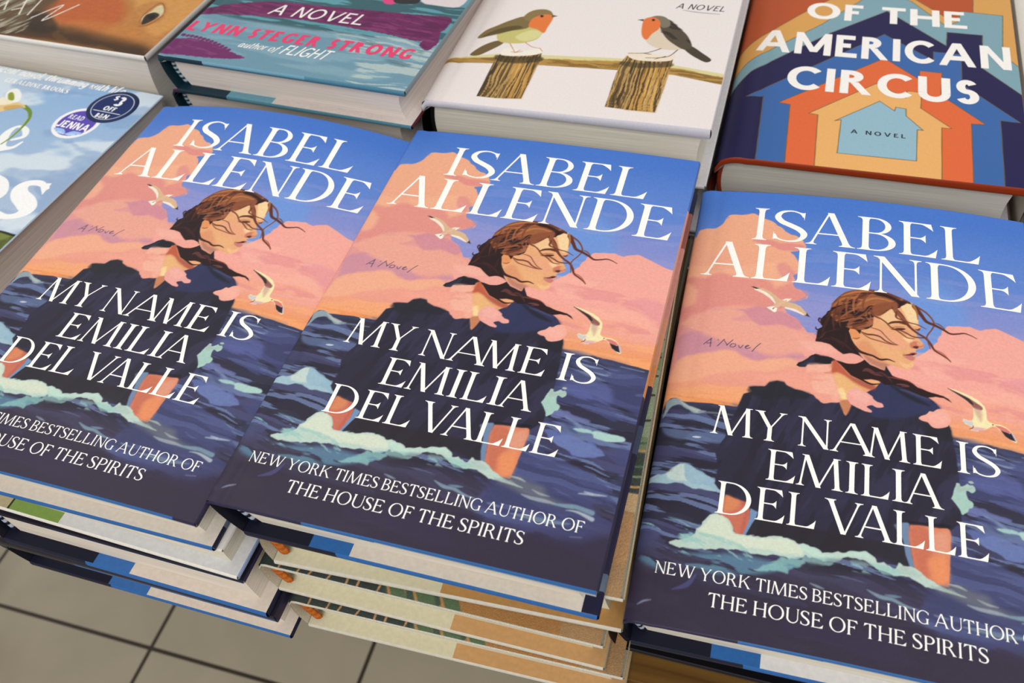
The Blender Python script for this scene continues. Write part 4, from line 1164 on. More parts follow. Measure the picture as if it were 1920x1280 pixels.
ART_CIRCUS = '''
p|b8532a|0.2|0,1|0||1.0|-20 -20 1650 -20 1650 2450 -20 2450
p|d8a057|0.2|0,1|0||1.0|-328 499 -128 873 -30 1037 49 1162 344 1569 510 1773 673 1981 975 2020 1020 1886 1253 1631 1399 1716 1412 2030 1717 2069 1677 1384 1876 1336 1751 -71 -171 -436
l|6a5a34|0.2|0.45,0.45|1.0|-328 499 -128 873
l|6a5a34|0.2|0.45,0.45|1.0|-128 873 -30 1037
l|6a5a34|0.2|0.45,0.45|1.0|-30 1037 49 1162
l|6a5a34|0.2|0.45,0.45|1.0|49 1162 344 1569
l|6a5a34|0.2|0.45,0.45|1.0|344 1569 510 1773
l|6a5a34|0.2|0.45,0.45|1.0|510 1773 673 1981
l|6a5a34|0.2|0.45,0.45|1.0|673 1981 975 2020
l|6a5a34|0.2|0.45,0.45|1.0|975 2020 1020 1886
l|6a5a34|0.2|0.45,0.45|1.0|1020 1886 1253 1631
l|6a5a34|0.2|0.45,0.45|1.0|1253 1631 1399 1716
l|6a5a34|0.2|0.45,0.45|1.0|1399 1716 1412 2030
l|6a5a34|0.2|0.45,0.45|1.0|1412 2030 1717 2069
l|6a5a34|0.2|0.45,0.45|1.0|1717 2069 1677 1384
l|6a5a34|0.2|0.45,0.45|1.0|1677 1384 1876 1336
l|6a5a34|0.2|0.45,0.45|1.0|1876 1336 1751 -71
l|6a5a34|0.2|0.45,0.45|1.0|1751 -71 -171 -436
l|6a5a34|0.2|0.45,0.45|1.0|-171 -436 -328 499
p|7fa4b0|0.2|0,1|0||1.0|-299 324 -147 556 -4 829 70 972 481 1459 706 1783 821 1929 854 1934 1031 1820 1236 1544 1315 1618 1323 1738 1575 1718 1550 1257 1833 854 1751 -71 -171 -436
l|6a5a34|0.2|0.45,0.45|1.0|-299 324 -147 556
l|6a5a34|0.2|0.45,0.45|1.0|-147 556 -4 829
l|6a5a34|0.2|0.45,0.45|1.0|-4 829 70 972
l|6a5a34|0.2|0.45,0.45|1.0|70 972 481 1459
l|6a5a34|0.2|0.45,0.45|1.0|481 1459 706 1783
l|6a5a34|0.2|0.45,0.45|1.0|706 1783 821 1929
l|6a5a34|0.2|0.45,0.45|1.0|821 1929 854 1934
l|6a5a34|0.2|0.45,0.45|1.0|854 1934 1031 1820
l|6a5a34|0.2|0.45,0.45|1.0|1031 1820 1236 1544
l|6a5a34|0.2|0.45,0.45|1.0|1236 1544 1315 1618
l|6a5a34|0.2|0.45,0.45|1.0|1315 1618 1323 1738
l|6a5a34|0.2|0.45,0.45|1.0|1323 1738 1575 1718
l|6a5a34|0.2|0.45,0.45|1.0|1575 1718 1550 1257
l|6a5a34|0.2|0.45,0.45|1.0|1550 1257 1833 854
l|6a5a34|0.2|0.45,0.45|1.0|1833 854 1751 -71
l|6a5a34|0.2|0.45,0.45|1.0|1751 -71 -171 -436
l|6a5a34|0.2|0.45,0.45|1.0|-171 -436 -299 324
p|211d4c|0.2|0,1|0||1.0|-241 -20 -72 468 19 713 99 859 538 1359 879 1679 1232 1314 1240 1473 1445 1466 1432 1092 1640 836 1812 615 1751 -71 -171 -436
l|6a5a34|0.2|0.45,0.45|1.0|-241 -20 -72 468
l|6a5a34|0.2|0.45,0.45|1.0|-72 468 19 713
l|6a5a34|0.2|0.45,0.45|1.0|19 713 99 859
l|6a5a34|0.2|0.45,0.45|1.0|99 859 538 1359
l|6a5a34|0.2|0.45,0.45|1.0|538 1359 879 1679
l|6a5a34|0.2|0.45,0.45|1.0|879 1679 1232 1314
l|6a5a34|0.2|0.45,0.45|1.0|1232 1314 1240 1473
l|6a5a34|0.2|0.45,0.45|1.0|1240 1473 1445 1466
l|6a5a34|0.2|0.45,0.45|1.0|1445 1466 1432 1092
l|6a5a34|0.2|0.45,0.45|1.0|1432 1092 1640 836
l|6a5a34|0.2|0.45,0.45|1.0|1640 836 1812 615
l|6a5a34|0.2|0.45,0.45|1.0|1812 615 1751 -71
l|6a5a34|0.2|0.45,0.45|1.0|1751 -71 -171 -436
l|6a5a34|0.2|0.45,0.45|1.0|-171 -436 -241 -20
p|3a66a6|0.2|0,1|0||1.0|101 591 868 1394 1156 1139 1157 1235 1315 1227 1311 907 1605 576 1503 579 1494 -50 227 -288 199 607
l|6a5a34|0.2|0.45,0.45|1.0|101 591 868 1394
l|6a5a34|0.2|0.45,0.45|1.0|868 1394 1156 1139
l|6a5a34|0.2|0.45,0.45|1.0|1156 1139 1157 1235
l|6a5a34|0.2|0.45,0.45|1.0|1157 1235 1315 1227
l|6a5a34|0.2|0.45,0.45|1.0|1315 1227 1311 907
l|6a5a34|0.2|0.45,0.45|1.0|1311 907 1605 576
l|6a5a34|0.2|0.45,0.45|1.0|1605 576 1503 579
l|6a5a34|0.2|0.45,0.45|1.0|1503 579 1494 -50
l|6a5a34|0.2|0.45,0.45|1.0|1494 -50 227 -288
l|6a5a34|0.2|0.45,0.45|1.0|227 -288 199 607
l|6a5a34|0.2|0.45,0.45|1.0|199 607 101 591
p|e0693a|0.2|0,1|0||1.0|292 556 874 1119 1072 924 1079 1013 1202 1008 1194 775 1423 529 1350 523 1342 -78 384 -258 359 547
l|6a5a34|0.2|0.45,0.45|1.0|292 556 874 1119
l|6a5a34|0.2|0.45,0.45|1.0|874 1119 1072 924
l|6a5a34|0.2|0.45,0.45|1.0|1072 924 1079 1013
l|6a5a34|0.2|0.45,0.45|1.0|1079 1013 1202 1008
l|6a5a34|0.2|0.45,0.45|1.0|1202 1008 1194 775
l|6a5a34|0.2|0.45,0.45|1.0|1194 775 1423 529
l|6a5a34|0.2|0.45,0.45|1.0|1423 529 1350 523
l|6a5a34|0.2|0.45,0.45|1.0|1350 523 1342 -78
l|6a5a34|0.2|0.45,0.45|1.0|1342 -78 384 -258
l|6a5a34|0.2|0.45,0.45|1.0|384 -258 359 547
l|6a5a34|0.2|0.45,0.45|1.0|359 547 292 556
p|e9b06a|0.2|0,1|0||1.0|471 478 833 838 1002 717 1008 790 1088 785 1083 629 1246 460 1193 460 1186 -108 540 -229 522 471
l|6a5a34|0.2|0.45,0.45|1.0|471 478 833 838
l|6a5a34|0.2|0.45,0.45|1.0|833 838 1002 717
l|6a5a34|0.2|0.45,0.45|1.0|1002 717 1008 790
l|6a5a34|0.2|0.45,0.45|1.0|1008 790 1088 785
l|6a5a34|0.2|0.45,0.45|1.0|1088 785 1083 629
l|6a5a34|0.2|0.45,0.45|1.0|1083 629 1246 460
l|6a5a34|0.2|0.45,0.45|1.0|1246 460 1193 460
l|6a5a34|0.2|0.45,0.45|1.0|1193 460 1186 -108
l|6a5a34|0.2|0.45,0.45|1.0|1186 -108 540 -229
l|6a5a34|0.2|0.45,0.45|1.0|540 -229 522 471
l|6a5a34|0.2|0.45,0.45|1.0|522 471 471 478
p|93b8c8|0.2|0,1|0||1.0|618 428 858 662 941 578 948 617 1003 609 1004 541 1095 418 1064 418 1060 135 647 132 653 444
l|6a5a34|0.2|0.45,0.45|1.0|618 428 858 662
l|6a5a34|0.2|0.45,0.45|1.0|858 662 941 578
l|6a5a34|0.2|0.45,0.45|1.0|941 578 948 617
l|6a5a34|0.2|0.45,0.45|1.0|948 617 1003 609
l|6a5a34|0.2|0.45,0.45|1.0|1003 609 1004 541
l|6a5a34|0.2|0.45,0.45|1.0|1004 541 1095 418
l|6a5a34|0.2|0.45,0.45|1.0|1095 418 1064 418
l|6a5a34|0.2|0.45,0.45|1.0|1064 418 1060 135
l|6a5a34|0.2|0.45,0.45|1.0|1060 135 647 132
l|6a5a34|0.2|0.45,0.45|1.0|647 132 653 444
l|6a5a34|0.2|0.45,0.45|1.0|653 444 618 428
'''

ART_STRONG = '''
p|6c93a6|0.2|0,1|0||1.0|-20 -20 1650 -20 1650 2450 -20 2450
n|88a9b8|-2,0.02,0.12,0.55,0.2,3|1|0.6|-20 -20 1650 -20 1650 800 -20 800
n|b4c3c0|-3,0.04,0.4,0.5,0.12,2|1|0.85|884 580 1570 523 1633 377 1666 -12 1265 -42 1267 157
n|4d6a72|-3,0.04,0.45,0.58,0.1,2|1|0.6|966 597 1505 526 1558 223 1371 267
p|5c98a4|1.5|0,1|0||1.0|-20 480 1650 480 1650 2450 -20 2450
n|28484f|-2,0.03,0.3,0.52,0.1,2|1|0.7|-20 500 1650 500 1650 900 -20 900
p|d8457e|0.3|0,1|1||1.0|1059 915 1154 934 1178 834 1112 828
p|d9cfd0|0.5|0,1|1||1.0|1280 980 1568 1039 1589 880 1419 868 1346 883
p|2c2a2c|0.5|0,1|1||1.0|1152 913 1305 924 1311 862 1186 840
p|6e2358|0.3|0.6,1.2|1||1.0|-49 437 -19 496 23 545 101 598 210 642 353 688 521 710 697 714 868 722 1036 729 1147 733 1255 740 1418 747 1588 753 1604 640 1592 582 1618 497 1609 433 1583 397 1522 440 1519 494 1485 477 1255 509 1026 524 791 541 505 531 220 506 54 479
n|8d4676|-6,0.08,0.6,0.6,0.08,1|1|0.5|-49 437 -19 496 23 545 101 598 210 642 353 688 521 710 697 714 868 722 1036 729 1147 733 1255 740 1418 747 1588 753 1604 640 1592 582 1618 497 1609 433 1583 397 1522 440 1519 494 1485 477 1255 509 1026 524 791 541 505 531 220 506 54 479
n|4e1644|-6,0.1,0.4,0.56,0.1,1|1|0.5|-49 437 -19 496 23 545 101 598 210 642 353 688 521 710 697 714 868 722 1036 729 1147 733 1255 740 1418 747 1588 753 1604 640 1592 582 1618 497 1609 433 1583 397 1522 440 1519 494 1485 477 1255 509 1026 524 791 541 505 531 220 506 54 479
p|6d2660|0.3|0.6,1.2|1||1.0|-25 21 -19 81 -11 139 9 181 112 207 214 197 338 169 460 124 564 85 394 46 170 32
n|8a4a80|-8,0.1,0.5,0.62,0.08,1|1|0.5|-25 21 9 181 214 197 564 85 170 32
'''

ART_FACE = '''
p|b97c40|0.2|0,1|0||1.0|-20 -20 1650 -20 1650 2450 -20 2450
p|54402a|3|0,1|1||0.9|-600 772 -127 802 145 855 592 459 685 239 672 107 552 24 -382 -47
p|b85a2c|5|0,1|1||0.85|573 364 659 596 931 620 1170 400 1157 198 943 165 746 223
p|c07a3c|4|0,1|1||0.6|843 244 1181 287 1390 248 1434 68 1170 63 881 82
p|d09650|3|0,1|1||0.8|1016 700 1468 791 1642 528 1582 290 1501 217 1266 420
p|2c1d10|3|1.5,0.15|1||0.9|293 97 636 149 858 133 1143 98 1332 85 1494 81 1587 49 1620 -21 1300 11 831 30 369 13
n|a87434|-10,0.06,0.2,0.6,0.1,1|1|0.7|309 79 848 145 1564 57 1620 -21 831 30 369 13
p|4a3018|5|0,1|1||0.75|270 122 813 187 1194 150 1569 98 1650 -40 1317 -11 850 6 390 -11
p|2c2018|2|0,1|1||0.7|516 292 691 255 826 126 702 71 555 153
n|b9b49c|62,0.05,0.5,0.55,0.12,1|1|0.85|28 437 305 493 473 343 601 77 380 44
n|6a6450|62,0.06,0.6,0.58,0.12,1|1|0.8|28 437 305 493 473 343 601 77 380 44
p|b0763c|1.5|0,1|1||0.6|1194 493 1246 563 1334 582 1412 509 1459 403 1424 325 1364 284 1275 408
p|d2c59a|0.4|0,1|1||1.0|1305 385 1319 460 1323 520 1349 547 1392 505 1415 459 1418 423 1394 368 1366 320
p|33261c|0.4|0,1|1||1.0|1334 348 1314 416 1342 454 1377 455 1409 429 1398 362 1364 310
p|14100e|0.4|0,1|1||1.0|1335 406 1357 432 1391 410 1377 379
l|9a5a30|0.4|0.5,0.9,1.0,1.0,0.9,0.5|1.0|1321 331 1299 413 1300 500 1323 572 1378 531 1424 468
l|8a5028|0.6|0.5,1.1,0.9,0.5|1.0|1352 289 1398 313 1425 375 1433 441
l|f6efe2|0.2|0.9,0.9|1.0|217 374 274 268
l|f6efe2|0.2|0.9,0.9|1.0|203 286 225 352
l|f6efe2|0.2|0.9,0.9|1.0|137 349 193 423
l|f6efe2|0.2|0.9,0.9|1.0|333 436 425 240
l|f6efe2|0.2|0.9,0.9|1.0|332 276 385 312
l|f6efe2|0.2|0.9,0.9|1.0|344 377 399 465
l|f6efe2|0.2|0.9,0.9|1.0|448 460 490 248
l|f6efe2|0.2|0.9,0.9,0.9,0.9|1.0|544 224 658 408 645 207 767 434
'''

ART_FLOWER = '''
p|a3bdd6|0.2|0,1|0|0,120,0,236,a9bdd6,8fb3da|1.0|-20 -20 1650 -20 1650 2450 -20 2450
n|d3dfe8|8,0.02,0.045,0.5,0.2,3|1|0.9|-20 900 1650 900 1650 2380 -20 2380
n|7f9cc4|4,0.025,0.05,0.6,0.16,3|1|0.5|-20 900 1650 900 1650 2380 -20 2380
p|76803a|0.6|0,1|0||1.0|-20 -20 -20 1040 1372 1029 1492 1048 1580 1043 1630 1047 1687 1044 1700 -20
n|4b5426|10,0.05,0.12,0.52,0.15,1|0|0.8|-20 -20 -20 1040 1492 1048 1630 1047 1700 -20
l|262a1e|0.4|0.8,1.4,1.6,1.6,0.8|1.0|1368 1032 1492 1048 1577 1045 1630 1047 1671 1047
l|f4f4f2|0.3|2.0,3.0,4.2,3.2,2.2,5,7,7,3.6,2.6,1.6|1.0|959 1720 1009 1765 985 1812 939 1839 894 1833 879 1773 900 1700 938 1642 985 1642 1023 1666 1039 1718
l|f6f6f4|0.3|3,4.5,5,8.5,10,11,9.5,5.5,4,6|1.0|1496 1415 1426 1439 1363 1421 1343 1371 1381 1322 1457 1284 1510 1241 1496 1187 1437 1153 1352 1153
p|f6f6f4|0.3|0,1|0||1.0|1510 1359 1494 1458 1466 1450 1438 1425
l|f4f4f2|0.3|3,4,7,8,4|1.0|1054 1422 1121 1414 1202 1375 1255 1303 1248 1249
l|6b8a2e|0.3|0.9,1.3,1.6,1.9,2.2,2.6,3.2|1.0|923 1667 935 1729 934 1798 925 1876 901 1941 853 1990 788 2019
l|a9bd62|0.3|0.3,0.5,0.6,0.4|1.0|927 1687 930 1751 922 1845 895 1935
p|e3c487|0.4|0,1|1||1.0|584 1918 669 1931 710 1973 762 2004 805 2009 755 2038 681 2040 627 2011 536 1969
p|c79a4c|0.6|0,1|1||0.7|656 1980 717 2018 784 2014 748 1983 697 1953
p|eef0ea|0.4|0,1|1||1.0|627 2036 564 2096 563 2151 609 2163 677 2115 709 2062 686 2035
p|8f9a2a|0.5|0,1|1||1.0|631 2048 580 2100 590 2125 628 2102 665 2057
p|efe6cc|0.5|0,1|1||1.0|580 1992 563 2063 621 2052 686 2035 640 1997
'''

# ------------------------------------------------------------------ the setting
def box_obj(name, lo, hi, mat, parent=None, bev=.002):
    lo, hi = Vector(lo), Vector(hi)
    me = bpy.data.meshes.new(name)
    import bmesh
    b = bmesh.new()
    bmesh.ops.create_cube(b, size=1)
    for v in b.verts:
        v.co = Vector([lo[i] + (hi[i] - lo[i]) * (v.co[i] + .5) for i in range(3)])
    if bev:
        bmesh.ops.bevel(b, geom=b.edges[:], offset=bev, segments=2, affect='EDGES')
    b.to_mesh(me)
    b.free()
    me.materials.append(mat)
    o = bpy.data.objects.new(name, me)
    COL.objects.link(o)
    if parent:
        o.parent = parent
    return o


FZ = -.878
TZ = -.1036
me = bpy.data.meshes.new('floor')
me.from_pydata([(-3, -2, 0), (3, -2, 0), (3, 4, 0), (-3, 4, 0)], [], [(0, 1, 2, 3)])
me.materials.append(M_FLOOR)
floor = bpy.data.objects.new('floor', me)
COL.objects.link(floor)
floor.location = (-.5207, .1572, FZ)
floor['kind'] = 'structure'

table = bpy.data.objects.new('display_table', None)
COL.objects.link(table)
table.location = (.1, .7, FZ)
table['label'] = 'oak topped display table carrying all the stacks of books'
table['category'] = 'table'
x0, x1, y0, y1 = -1.0, 1.1, -.6935, .75
box_obj('table_top', (x0, y0, TZ - FZ - .028), (x1, y1, TZ - FZ), M_WOOD, table, .003)
for lx in (x0 + .05, x1 - .12):
    for ly in (y0 + .05, y1 - .12):
        box_obj('leg', (lx, ly, 0), (lx + .07, ly + .07, TZ - FZ - .028), M_WOOD, table)

# ------------------------------------------------------------------ the printed covers
sea = Canvas(157.8, 242, 493, 757)
sea.run(ART_SEA)
sea.grain(.03)
WHITE = 'fdfbf5'
sea_txt = [(sea_letters(), WHITE)]

birds = Canvas(161.2, 240, 404, 601)
birds.run(ART_BIRDS)
birds.line([(.3, 0), (.3, 240)], [.7, .7], 'c4524a', .25)
birds_txt = [(lettering('A NOVEL', 123.4, 152.4, 115.6, 6.0, .15, .11, 0, gap=.16, space=.4, slant=.25), '4a4748')]

circus = Canvas(163, 240, 408, 601)
circus.run(ART_CIRCUS)
circ_txt = [(lettering('OF THE', 38, 136, 152.6, 20, .21, .19, 0, gap=.13, space=.42), 'f7f3ee'),
            (lettering('AMERICAN', 10.2, 159.3, 109.6, 25, .21, .19, 0, gap=.13), 'f7f3ee'),
            (lettering('CIRCUS', 32, 140, 71.0, 24.5, .21, .19, 0, gap=.14), 'f7f3ee'),
            (lettering('A NOVEL', 71, 100.3, 32.6, 3.6, .2, .17, 0, gap=.42, space=.75), '26303a')]

strong = Canvas(163, 240, 408, 601)
strong.run(ART_STRONG)
for k in range(13):
    t = k / 12
    strong.poly([(4 + 38 * t + 1.5 * math.cos(q), 23.2 - 9 * t * t - 11 * t ** 4 * 0 + 1.5 * math.sin(q)) for q in np.linspace(0, 6.2832, 13)[:-1]], '6d2660', .2)
strong_txt = [(lettering('A NOVEL', 43.5, 108, 56, 11.5, .14, .12, 0, gap=.16, space=.45, slant=.2), 'efe9e6'),
              (lettering('LYNN STEGER STRONG', 1.6, 152, 28.6, 10.6, .27, .2, 0, gap=.2, space=.5, slant=.12), 'e2416f'),
              (lettering('author of', 45, 71.5, 18.6, 6.0, .12, .09, 0, gap=.07, space=.3, slant=.3), 'f4f2ee'),
              (lettering('FLIGHT', 74, 104, 17.4, 9.6, .15, .12, 0, gap=.13, slant=.3), 'f4f2ee')]

face = Canvas(160, 240, 320, 481)
face.run(ART_FACE)
face.grain(.06, .4)

flower = Canvas(160, 235, 400, 589)
flower.run(ART_FLOWER)
flower.poly([(124.6 + 15.2 * math.cos(a), 196.6 + 14.8 * math.sin(a)) for a in np.linspace(0, 6.2832, 48)[:-1]], 'f4f2f2', .2, sm=0)
flower.poly([(124.6 + 12.6 * math.cos(a), 196.6 + 12.3 * math.sin(a)) for a in np.linspace(0, 6.2832, 48)[:-1]], '5a48b0', .2, sm=0)
for sx in (1, -1):
    flower.poly([(124.6, 186.0), (124.6 + sx * 4, 189.6), (124.6 + sx * 10.5, 189.2), (124.6 + sx * 9.6, 187.6), (124.6 + sx * 3, 187.0)], '9cc0f2', .15)
    flower.poly([(124.6, 185.6), (124.6 + sx * 4, 187.2), (124.6 + sx * 8.4, 186.6), (124.6 + sx * 3, 185.2)], 'b9d6f8', .15)
flower_txt = [(lettering('icent novel, thrumming with life', 30, 133, 229.2, 6.4, .2, .09, 0, gap=.07, space=.3, slant=.2), 'f8f8f6'),
              (lettering('GERALDINE BROOKS', 44, 96.4, 220.6, 4.2, .24, .10, .08, gap=.11, space=.35), 'f6f6f4'),
              (lettering('JENNA', 113.2, 136, 190.8, 6.4, .23, .2, 0, gap=.14), 'f6f4fa'),
              (lettering('READ', 115.4, 126.4, 199.2, 4.2, .2, .17, 0, gap=.14), 'e9e6f4')]

# fern cover of the green stack: only its tail and fore-edge margins show
fern = Canvas(153, 236, 307, 473, '46574a')
rnd = random.Random(3)
fern.poly([(-2, -2), (60, -2), (62, 240), (-2, 240)], '2f3a36', 3, sm=0)
fern.poly([(84, -2), (155, -2), (155, 30), (98, 24)], 'b27f46', .4, sm=0)
for k in range(9):
    x = 12 + k * 7.5 + rnd.uniform(-2, 2)
    fern.line([(x, -2), (x + rnd.uniform(-3, 3), 9), (x + rnd.uniform(-6, 6), 30)], [.9, .7, .5], 'c99a66', .2)
for xa, w in ((66, 6), (78, 7), (90, 6)):
    fern.poly([(xa, -3), (xa + w, -3), (xa - 10 + w, 14), (xa - 12, 16)], '5a7350', .3)
    fern.line([(xa - 1, -3), (xa - 12, 15)], [1.2, .9], 'c4935a', .2)
for a, b, c in ((-2, 14, 'b08a5e'), (14, 37, 'c29261'), (37, 46, 'd8b382'), (46, 66, '39443c'), (66, 74, '7d9068'), (74, 112, '9aab88'), (112, 122, '6f9a56'), (122, 134, 'a7b184'), (134, 140, '2f6a56'), (140, 149, 'd9b184'), (149, 166, 'a09560'),
                (166, 172, '8a9a62'), (172, 178, 'ab955c'), (178, 182, '3b7a62'), (182, 195, '7d8c60'), (195, 240, 'a08a48')):
    fern.poly([(136, a), (156, a), (156, b), (136, b)], c, .3, sm=0)
for yv, c in ((48, 'd8a870'), (53, '8fa27c'), (58, '5d7a58'), (66, 'c99a66'), (70, '4d6a50'), (82, '2b322f'), (96, '2b322f'), (107, '2b322f'), (118, '26302c'), (129, '26302c')):
    fern.line([(134, yv - 3), (145, yv), (156, yv + 1.5)], [1.6, 1.3, .9], c, .2)
fern.grain(.08, 2.2)

# ------------------------------------------------------------------ the books
P_C = Matrix.Identity(4)
P_L = rvec((.00353, .03194, -.00033), (-.15754, -.00935, .00263))
P_R = rvec((.02678, -.00345, .02473), (.16629, .00485, -.02918))
NAVY, BLUE = '1b1c30', '2c64a6'
HI = [(.27, '2a2540'), (1, '2f639e')]
LO = [(.27, '2a2540'), (.46, '2a5f9e'), (1, 'd2cfc9')]
FORE_SEA = [(.04, '20203a'), (.07, '5f6c80'), (.3, '2c2a44'), (.36, '46506a'), (.45, '2e2d48'), (.5, 'd98e5c'), (.62, 'd99a7c'), (.82, 'd4938a'), (.93, '9a6058'), (1, '2a2c48')]
sea_kw = dict(W=157.8, H=242, tb=3.4, cv=sea, letters=sea_txt, tail_hi=HI, tail_lo=LO, back_tail=[(.28, NAVY), (1, BLUE)], fore=[(.36, '322e46'), (.48, 'd88e58'), (.84, 'd59a88'), (1, '4c76c0')],
              spine=[(.36, '2b2942'), (.47, 'd88e58'), (.86, 'd8948a'), (1, '4a74c0')], band=('0e111f', 'aab4c6'), pages='ddd5c6')
GS = 'sea cover novels'
make_book('blue and pink sea cover novel, middle one of the three, tan fern books under it', GS, P_C, T=24.5, bow=(.1, 1.3), rs=4, rd=1.5, roll=12, rr=.2, te=(1.4, 4.2), ovf=7, rim=(6.5, FORE_SEA),
          back_top=[(.20, '14172a'), (.32, BLUE), (1, 'd5cdc2')], back_fore=FORE_SEA, **sea_kw)
make_book('blue and pink sea cover novel, leftmost of the three, beside the pale sky cover', GS, P_L, T=23, bow=(2.3, 5.5), rs=4, rd=1.5, roll=7, rr=1, te=(1.8, 3.2),
          back_top=[(.12, '14172a'), (.19, BLUE), (1, 'd5cdc2')], back_fore=FORE_SEA, **{**sea_kw, 'tail_lo': [(1, 'e2ded7')], 'tail_hi': [(.94, '2f639e'), (1, '2a2540')]})
make_book('blue and pink sea cover novel, rightmost of the three, below the house pattern cover', GS, P_R, T=24, bow=(2.5, 1.7), roll=4, rr=1, te=(1.6, 3.0), rs=6, rd=2.6, bulge=.6,
          back_top=[(.20, '14172a'), (.32, BLUE), (1, 'dcdcdc')], back_fore=FORE_SEA, **sea_kw)

# under the left one
make_book('white jacketed book with green flap, second in the left front stack', None, rz(-.1555, -.0035, -.0232, -.03, ry=.012), W=159, H=238, T=24.5, yr=1.5, front='dfdcd6', roll=4, te=(1.2, 1.4),
          tail_hi=[(1, 'dedad2')], tail_lo=[(1, 'd8d4cc')], back_top=[(.215, 'b5a988'), (.222, '2e3a24'), (.40, '7f9c50'), (1, 'd6d6d8')], back_tail=[(1, 'e4e0d8')],
          fore=[(1, 'c9c4c0')], back_fore=[(1, '93a4cc')], spine=[(1, 'e6e4e0')], pages='ddd5c4', band=('0c0d14', 'c8c8cc'))
low = dict(H=242, tail_hi=[(.3, '1d1a26'), (1, '20202e')], tail_lo=[(.3, '1d1a26'), (1, '3a6cab')], back_tail=[(.33, NAVY), (1, BLUE)], fore=[(1, '2a2740')], back_fore=[(1, '1d2038')],
           spine=[(.5, '23223a'), (1, '2b2942')], front='241f2c', pages='ddd2c4', band=('0e111f', 'aab4c6'), tb=3.2)
make_book('navy edged novel with blue flap, third in the left front stack', None, rz(-.1455, -.0068, -.0505, -.018, ry=.003), W=150, T=26.3, te=(1.2, 1.4), roll=12, rr=6, yr=3.5, back_top=[(.36, '181a2c'), (.5, '3a6db0'), (1, 'dccfc2')], **low)
make_book('navy edged novel with blue flap, lowest of the left front stack, over the floor tiles', None, rz(-.1455, -.0105, -.0773, -.012), W=157.8, T=26, te=(6.5, 6.5), roll=11, rr=1, yr=-1, back_top=[(.32, '181a2c'), (.47, '3a6db0'), (1, 'dccfc2')], **low)

# under the middle one
fk = dict(W=154, H=236, cv=fern, tail_hi=[(1, 'cdc8b8')], tail_lo=[(1, 'c9c3b4')], back_tail=[(1, 'cdc7b8')], fore=[(1, 'b9a684')], back_fore=[(1, 'b4a88c')], spine=[(1, 'd6d0ba')], under='cfc8b4',
          pages='dcd6bc', band=('b0581a', 'c06c28'), bsz=(2.4, 1.6, -3.2), inner='d9d2bc', te=(1.2, 1.6), paper=M_GLIT, ov=7)
make_book('tan and green fern cover book, directly under the middle sea novel', 'fern cover books', rz(.0117, .0038, -.0252, .044), T=24.4, yr=3, roll=4, back_top=[(.5, 'd6d0b4'), (1, 'b98c54')], **fk)
make_book('tan and green fern cover book, third down in the middle front stack', 'fern cover books', rz(.006, -.0005, -.0500, .006), T=25.3, roll=5, back_top=[(.55, 'd6d0b4'), (1, 'c79a68')], **fk)
make_book('tan and green fern cover book, lowest of the middle front stack, over the floor tiles', 'fern cover books', rz(.0145, -.004, -.0757, .022), T=27.5, roll=5, back_top=[(.48, 'd6d0b4'), (1, 'c79a68')], **fk)

# under the right one
make_book('black jacketed book under the rightmost sea novel, above the wooden table', None, rz(.1595, .0125, -.0545, .0), W=158, H=236, T=24, front='0d0b10', roll=4, te=(1.6, 2),
          tail_hi=[(1, '0e0c11')], tail_lo=[(1, '0e0c11')], back_top=[(1, '0c0b10')], back_tail=[(.75, '17131a'), (.8, '6a2a2a'), (1, '17131a')], back_fore=[(1, '120f14')], fore=[(1, '120f14')],
          spine=[(.05, '8f757c'), (1, '15121a')], pages='1a171c', band=('08080c', '14141a'), ov=3)
make_book('dark book hidden at the bottom of the right front stack', None, rz(.176, .04, -.0788, .0), W=150, H=200, T=24.5, front='1a1820', roll=2)

# back row
make_book('grey blue and maroon lake cover novel with pink lettering', 'lake cover novels', rz(-.1644, .2533, .025, -.07), W=163, H=240, T=25, cv=strong, letters=strong_txt, roll=7, rs=2, rd=2, te=(3, 3.6), bow=(0, 0), lift=.06,
          tail_hi=[(.2, '16323f'), (.62, '6f9fb2'), (1, '4f8298')], tail_lo=[(.2, '16323f'), (.38, '37687c'), (1, '3d7389')], under='d8d2cd',
          back_top=[(.22, '173240'), (.42, '6a9fb2'), (1, 'd5cbc4')], back_tail=[(.22, '1a3340'), (1, '4d7f90')], fore=[(1, '7a8a90')], back_fore=[(1, '5a2430')], spine=[(1, '2f5560')], pages='dfd5cd', band=('16323f', '9fb4bc'))
make_book('second grey blue lake cover novel, teal edges, under the first one', 'lake cover novels', rz(-.1684, .2565, -.0002, -.055), W=161, H=240, T=24, front='5f2556', roll=6, te=(2.4, 3),
          tail_hi=[(.2, '4a1c40'), (1, '5a90a0')], tail_lo=[(.2, '1c3a46'), (1, '4b8494')], back_top=[(.25, '173240'), (.5, '6a9fb2'), (1, 'cfc6be')], back_tail=[(1, '4d7f90')], fore=[(1, '8a9aa0')], back_fore=[(1, '5a2430')],
          spine=[(1, '2f5560')], pages='d2c9c0', band=('16323f', '9fb4bc'))
make_book('white cover book with two robins on fence posts', 'robin cover books', rz(-.0005, .2568, .0102, -.004), W=161.2, H=240, T=40, cv=birds, letters=birds_txt, roll=1.5, te=(4.2, 6.2), bulge=3,
          tail_hi=[(1, 'cfccd2')], tail_lo=[(1, 'c3c1c8')], under='b9b8bc', back_top=[(1, 'cfcdd0')], back_tail=[(1, 'd9d8dc')], fore=[(1, 'e2dfe2')], back_fore=[(1, 'e2e0e2')], spine=[(1, 'd6d4d8')],
          pages='e4e0d2', band=('060606', '0a0a0a'), ov=4.5, ovf=4)
